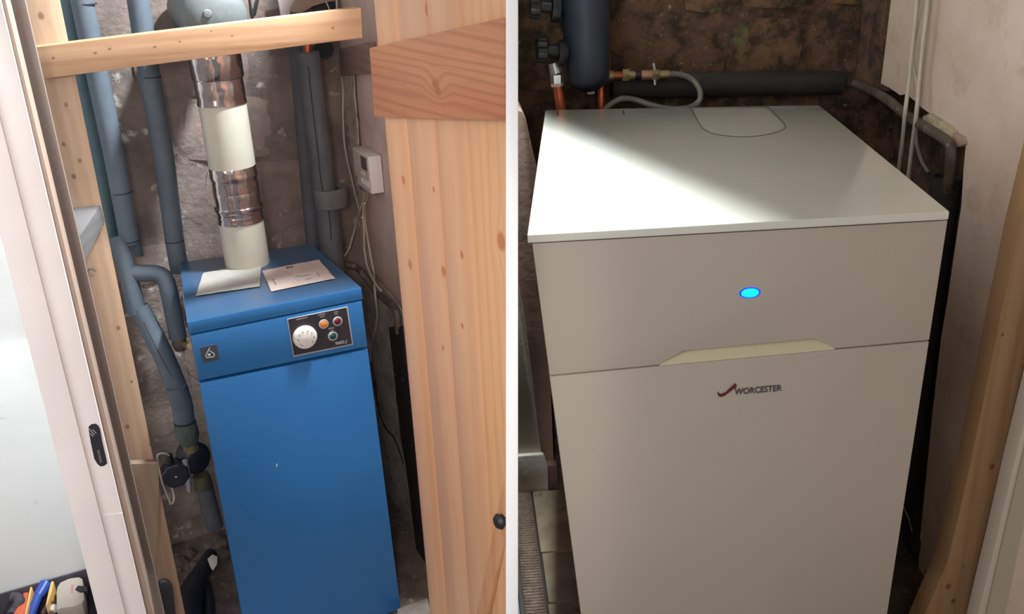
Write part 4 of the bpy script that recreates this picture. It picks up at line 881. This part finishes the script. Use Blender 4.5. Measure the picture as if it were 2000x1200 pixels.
fm = mat('beige_frame_paint', rgb(196, 184, 168), .5); fm2 = mat('grey_frame_paint', rgb(176, 166, 148), .5)
t = thing('door_frame', R.P(1915, 1200, y=.15), 'off-white door frame edge at the lower right corner', 'frame')
MB().prism(poly(R, [(2340, -560), (2018, 755), (1981, 905), (1946, 1055), (1911, 1200), (1896, 1262), (1912, 1262), (1924, 1200), (1957, 1055), (1992, 905), (2030, 755), (2352, -560)], y=.13), R.ey*.035).build('bead', fm, t, bevel=.001)
MB().prism(poly(R, [(2352, -560), (2030, 755), (1992, 905), (1957, 1055), (1924, 1200), (1912, 1262), (2060, 1262), (2500, -560)], y=.135), R.ey*.03).build('post', fm2, t)

# ---- floor of the right cupboard
cm = mat('ribbed_brown_carpet', rgb(110, 92, 78), .95, c2=rgb(88, 72, 60), scale=60, bump=.6, bscale=200)
mb = MB()
yA, yB = -.1, .86; n = 96
zc = ZR+.004
for k in range(n):                                # woven ribs across the strip
    y_ = yA+(yB-yA)*k/n; d_ = (yB-yA)/n
    mb.prism([R.W(-.01+.0, y_, ZR-.003), R.W(-.01, y_+d_*.5, zc+.003), R.W(-.01, y_+d_, ZR-.003)], R.ex*(.047))
o = mb.build('carpet_strip', cm, smooth=0); o['label'] = 'narrow brown ribbed carpet strip left of the white boiler'; o['category'] = 'carpet'
fl = [x for x in COL.objects if x.name.startswith('floor')]
for (xa_, xb_, ya_, yb_) in ((.042, .15, .60, .86), (.044, .16, .42, .596), (.042, .16, -.05, .416)):
    MB().box(R, xa_, xb_, ya_, yb_, ZR-.006, ZR+.006).build('stone_slab', M['slab'], [x for x in fl if x.name == 'floor.002'][0], bevel=.004)
# things in the dark gap right of the boiler
t = thing('copper_elbow', R.P(1822, 1130, y=.40), 'small bright copper elbow low in the dark gap behind the stud', 'pipe')
MB().tube([R.P(1812, 1122, y=.42), R.P(1824, 1124, y=.41), R.P(1834, 1140, y=.41), R.P(1836, 1170, y=.42)], .011, 14, 3).build('elbow', M['copper'], t)
MB().tube([R.P(1818, 1122, y=.415), R.P(1824, 1121, y=.415)], .013, 14, 1).build('ring', M['chrome'], t)
t = thing('black_valve', R.P(1800, 1090, y=.46), 'round dark valve body low in the gap beside the pine stud', 'valve')
MB().lathe(R.P(1806, 1070, y=.47), -R.ey, [(-.03, .03), (0, .034), (.01, .028), (.013, 0)], 20, caps=False).build('body', M['lag_black'], t)
cable2([R.P(1805, 1010, y=.52), R.P(1825, 1018, y=.52), R.P(1845, 1022, y=.50), R.P(1856, 1045, y=.46), R.P(1858, 1070, y=.44)], 'thin brown wire arching over the dark gap near the stud', .002, M['oldcopper'], None)
cable2([R.P(1762, 985, y=.5), R.P(1775, 1015, y=.5), R.P(1784, 1050, y=.5)], 'faint thin wire in the dark gap beside the boiler edge', .0014, M['cable'], None)
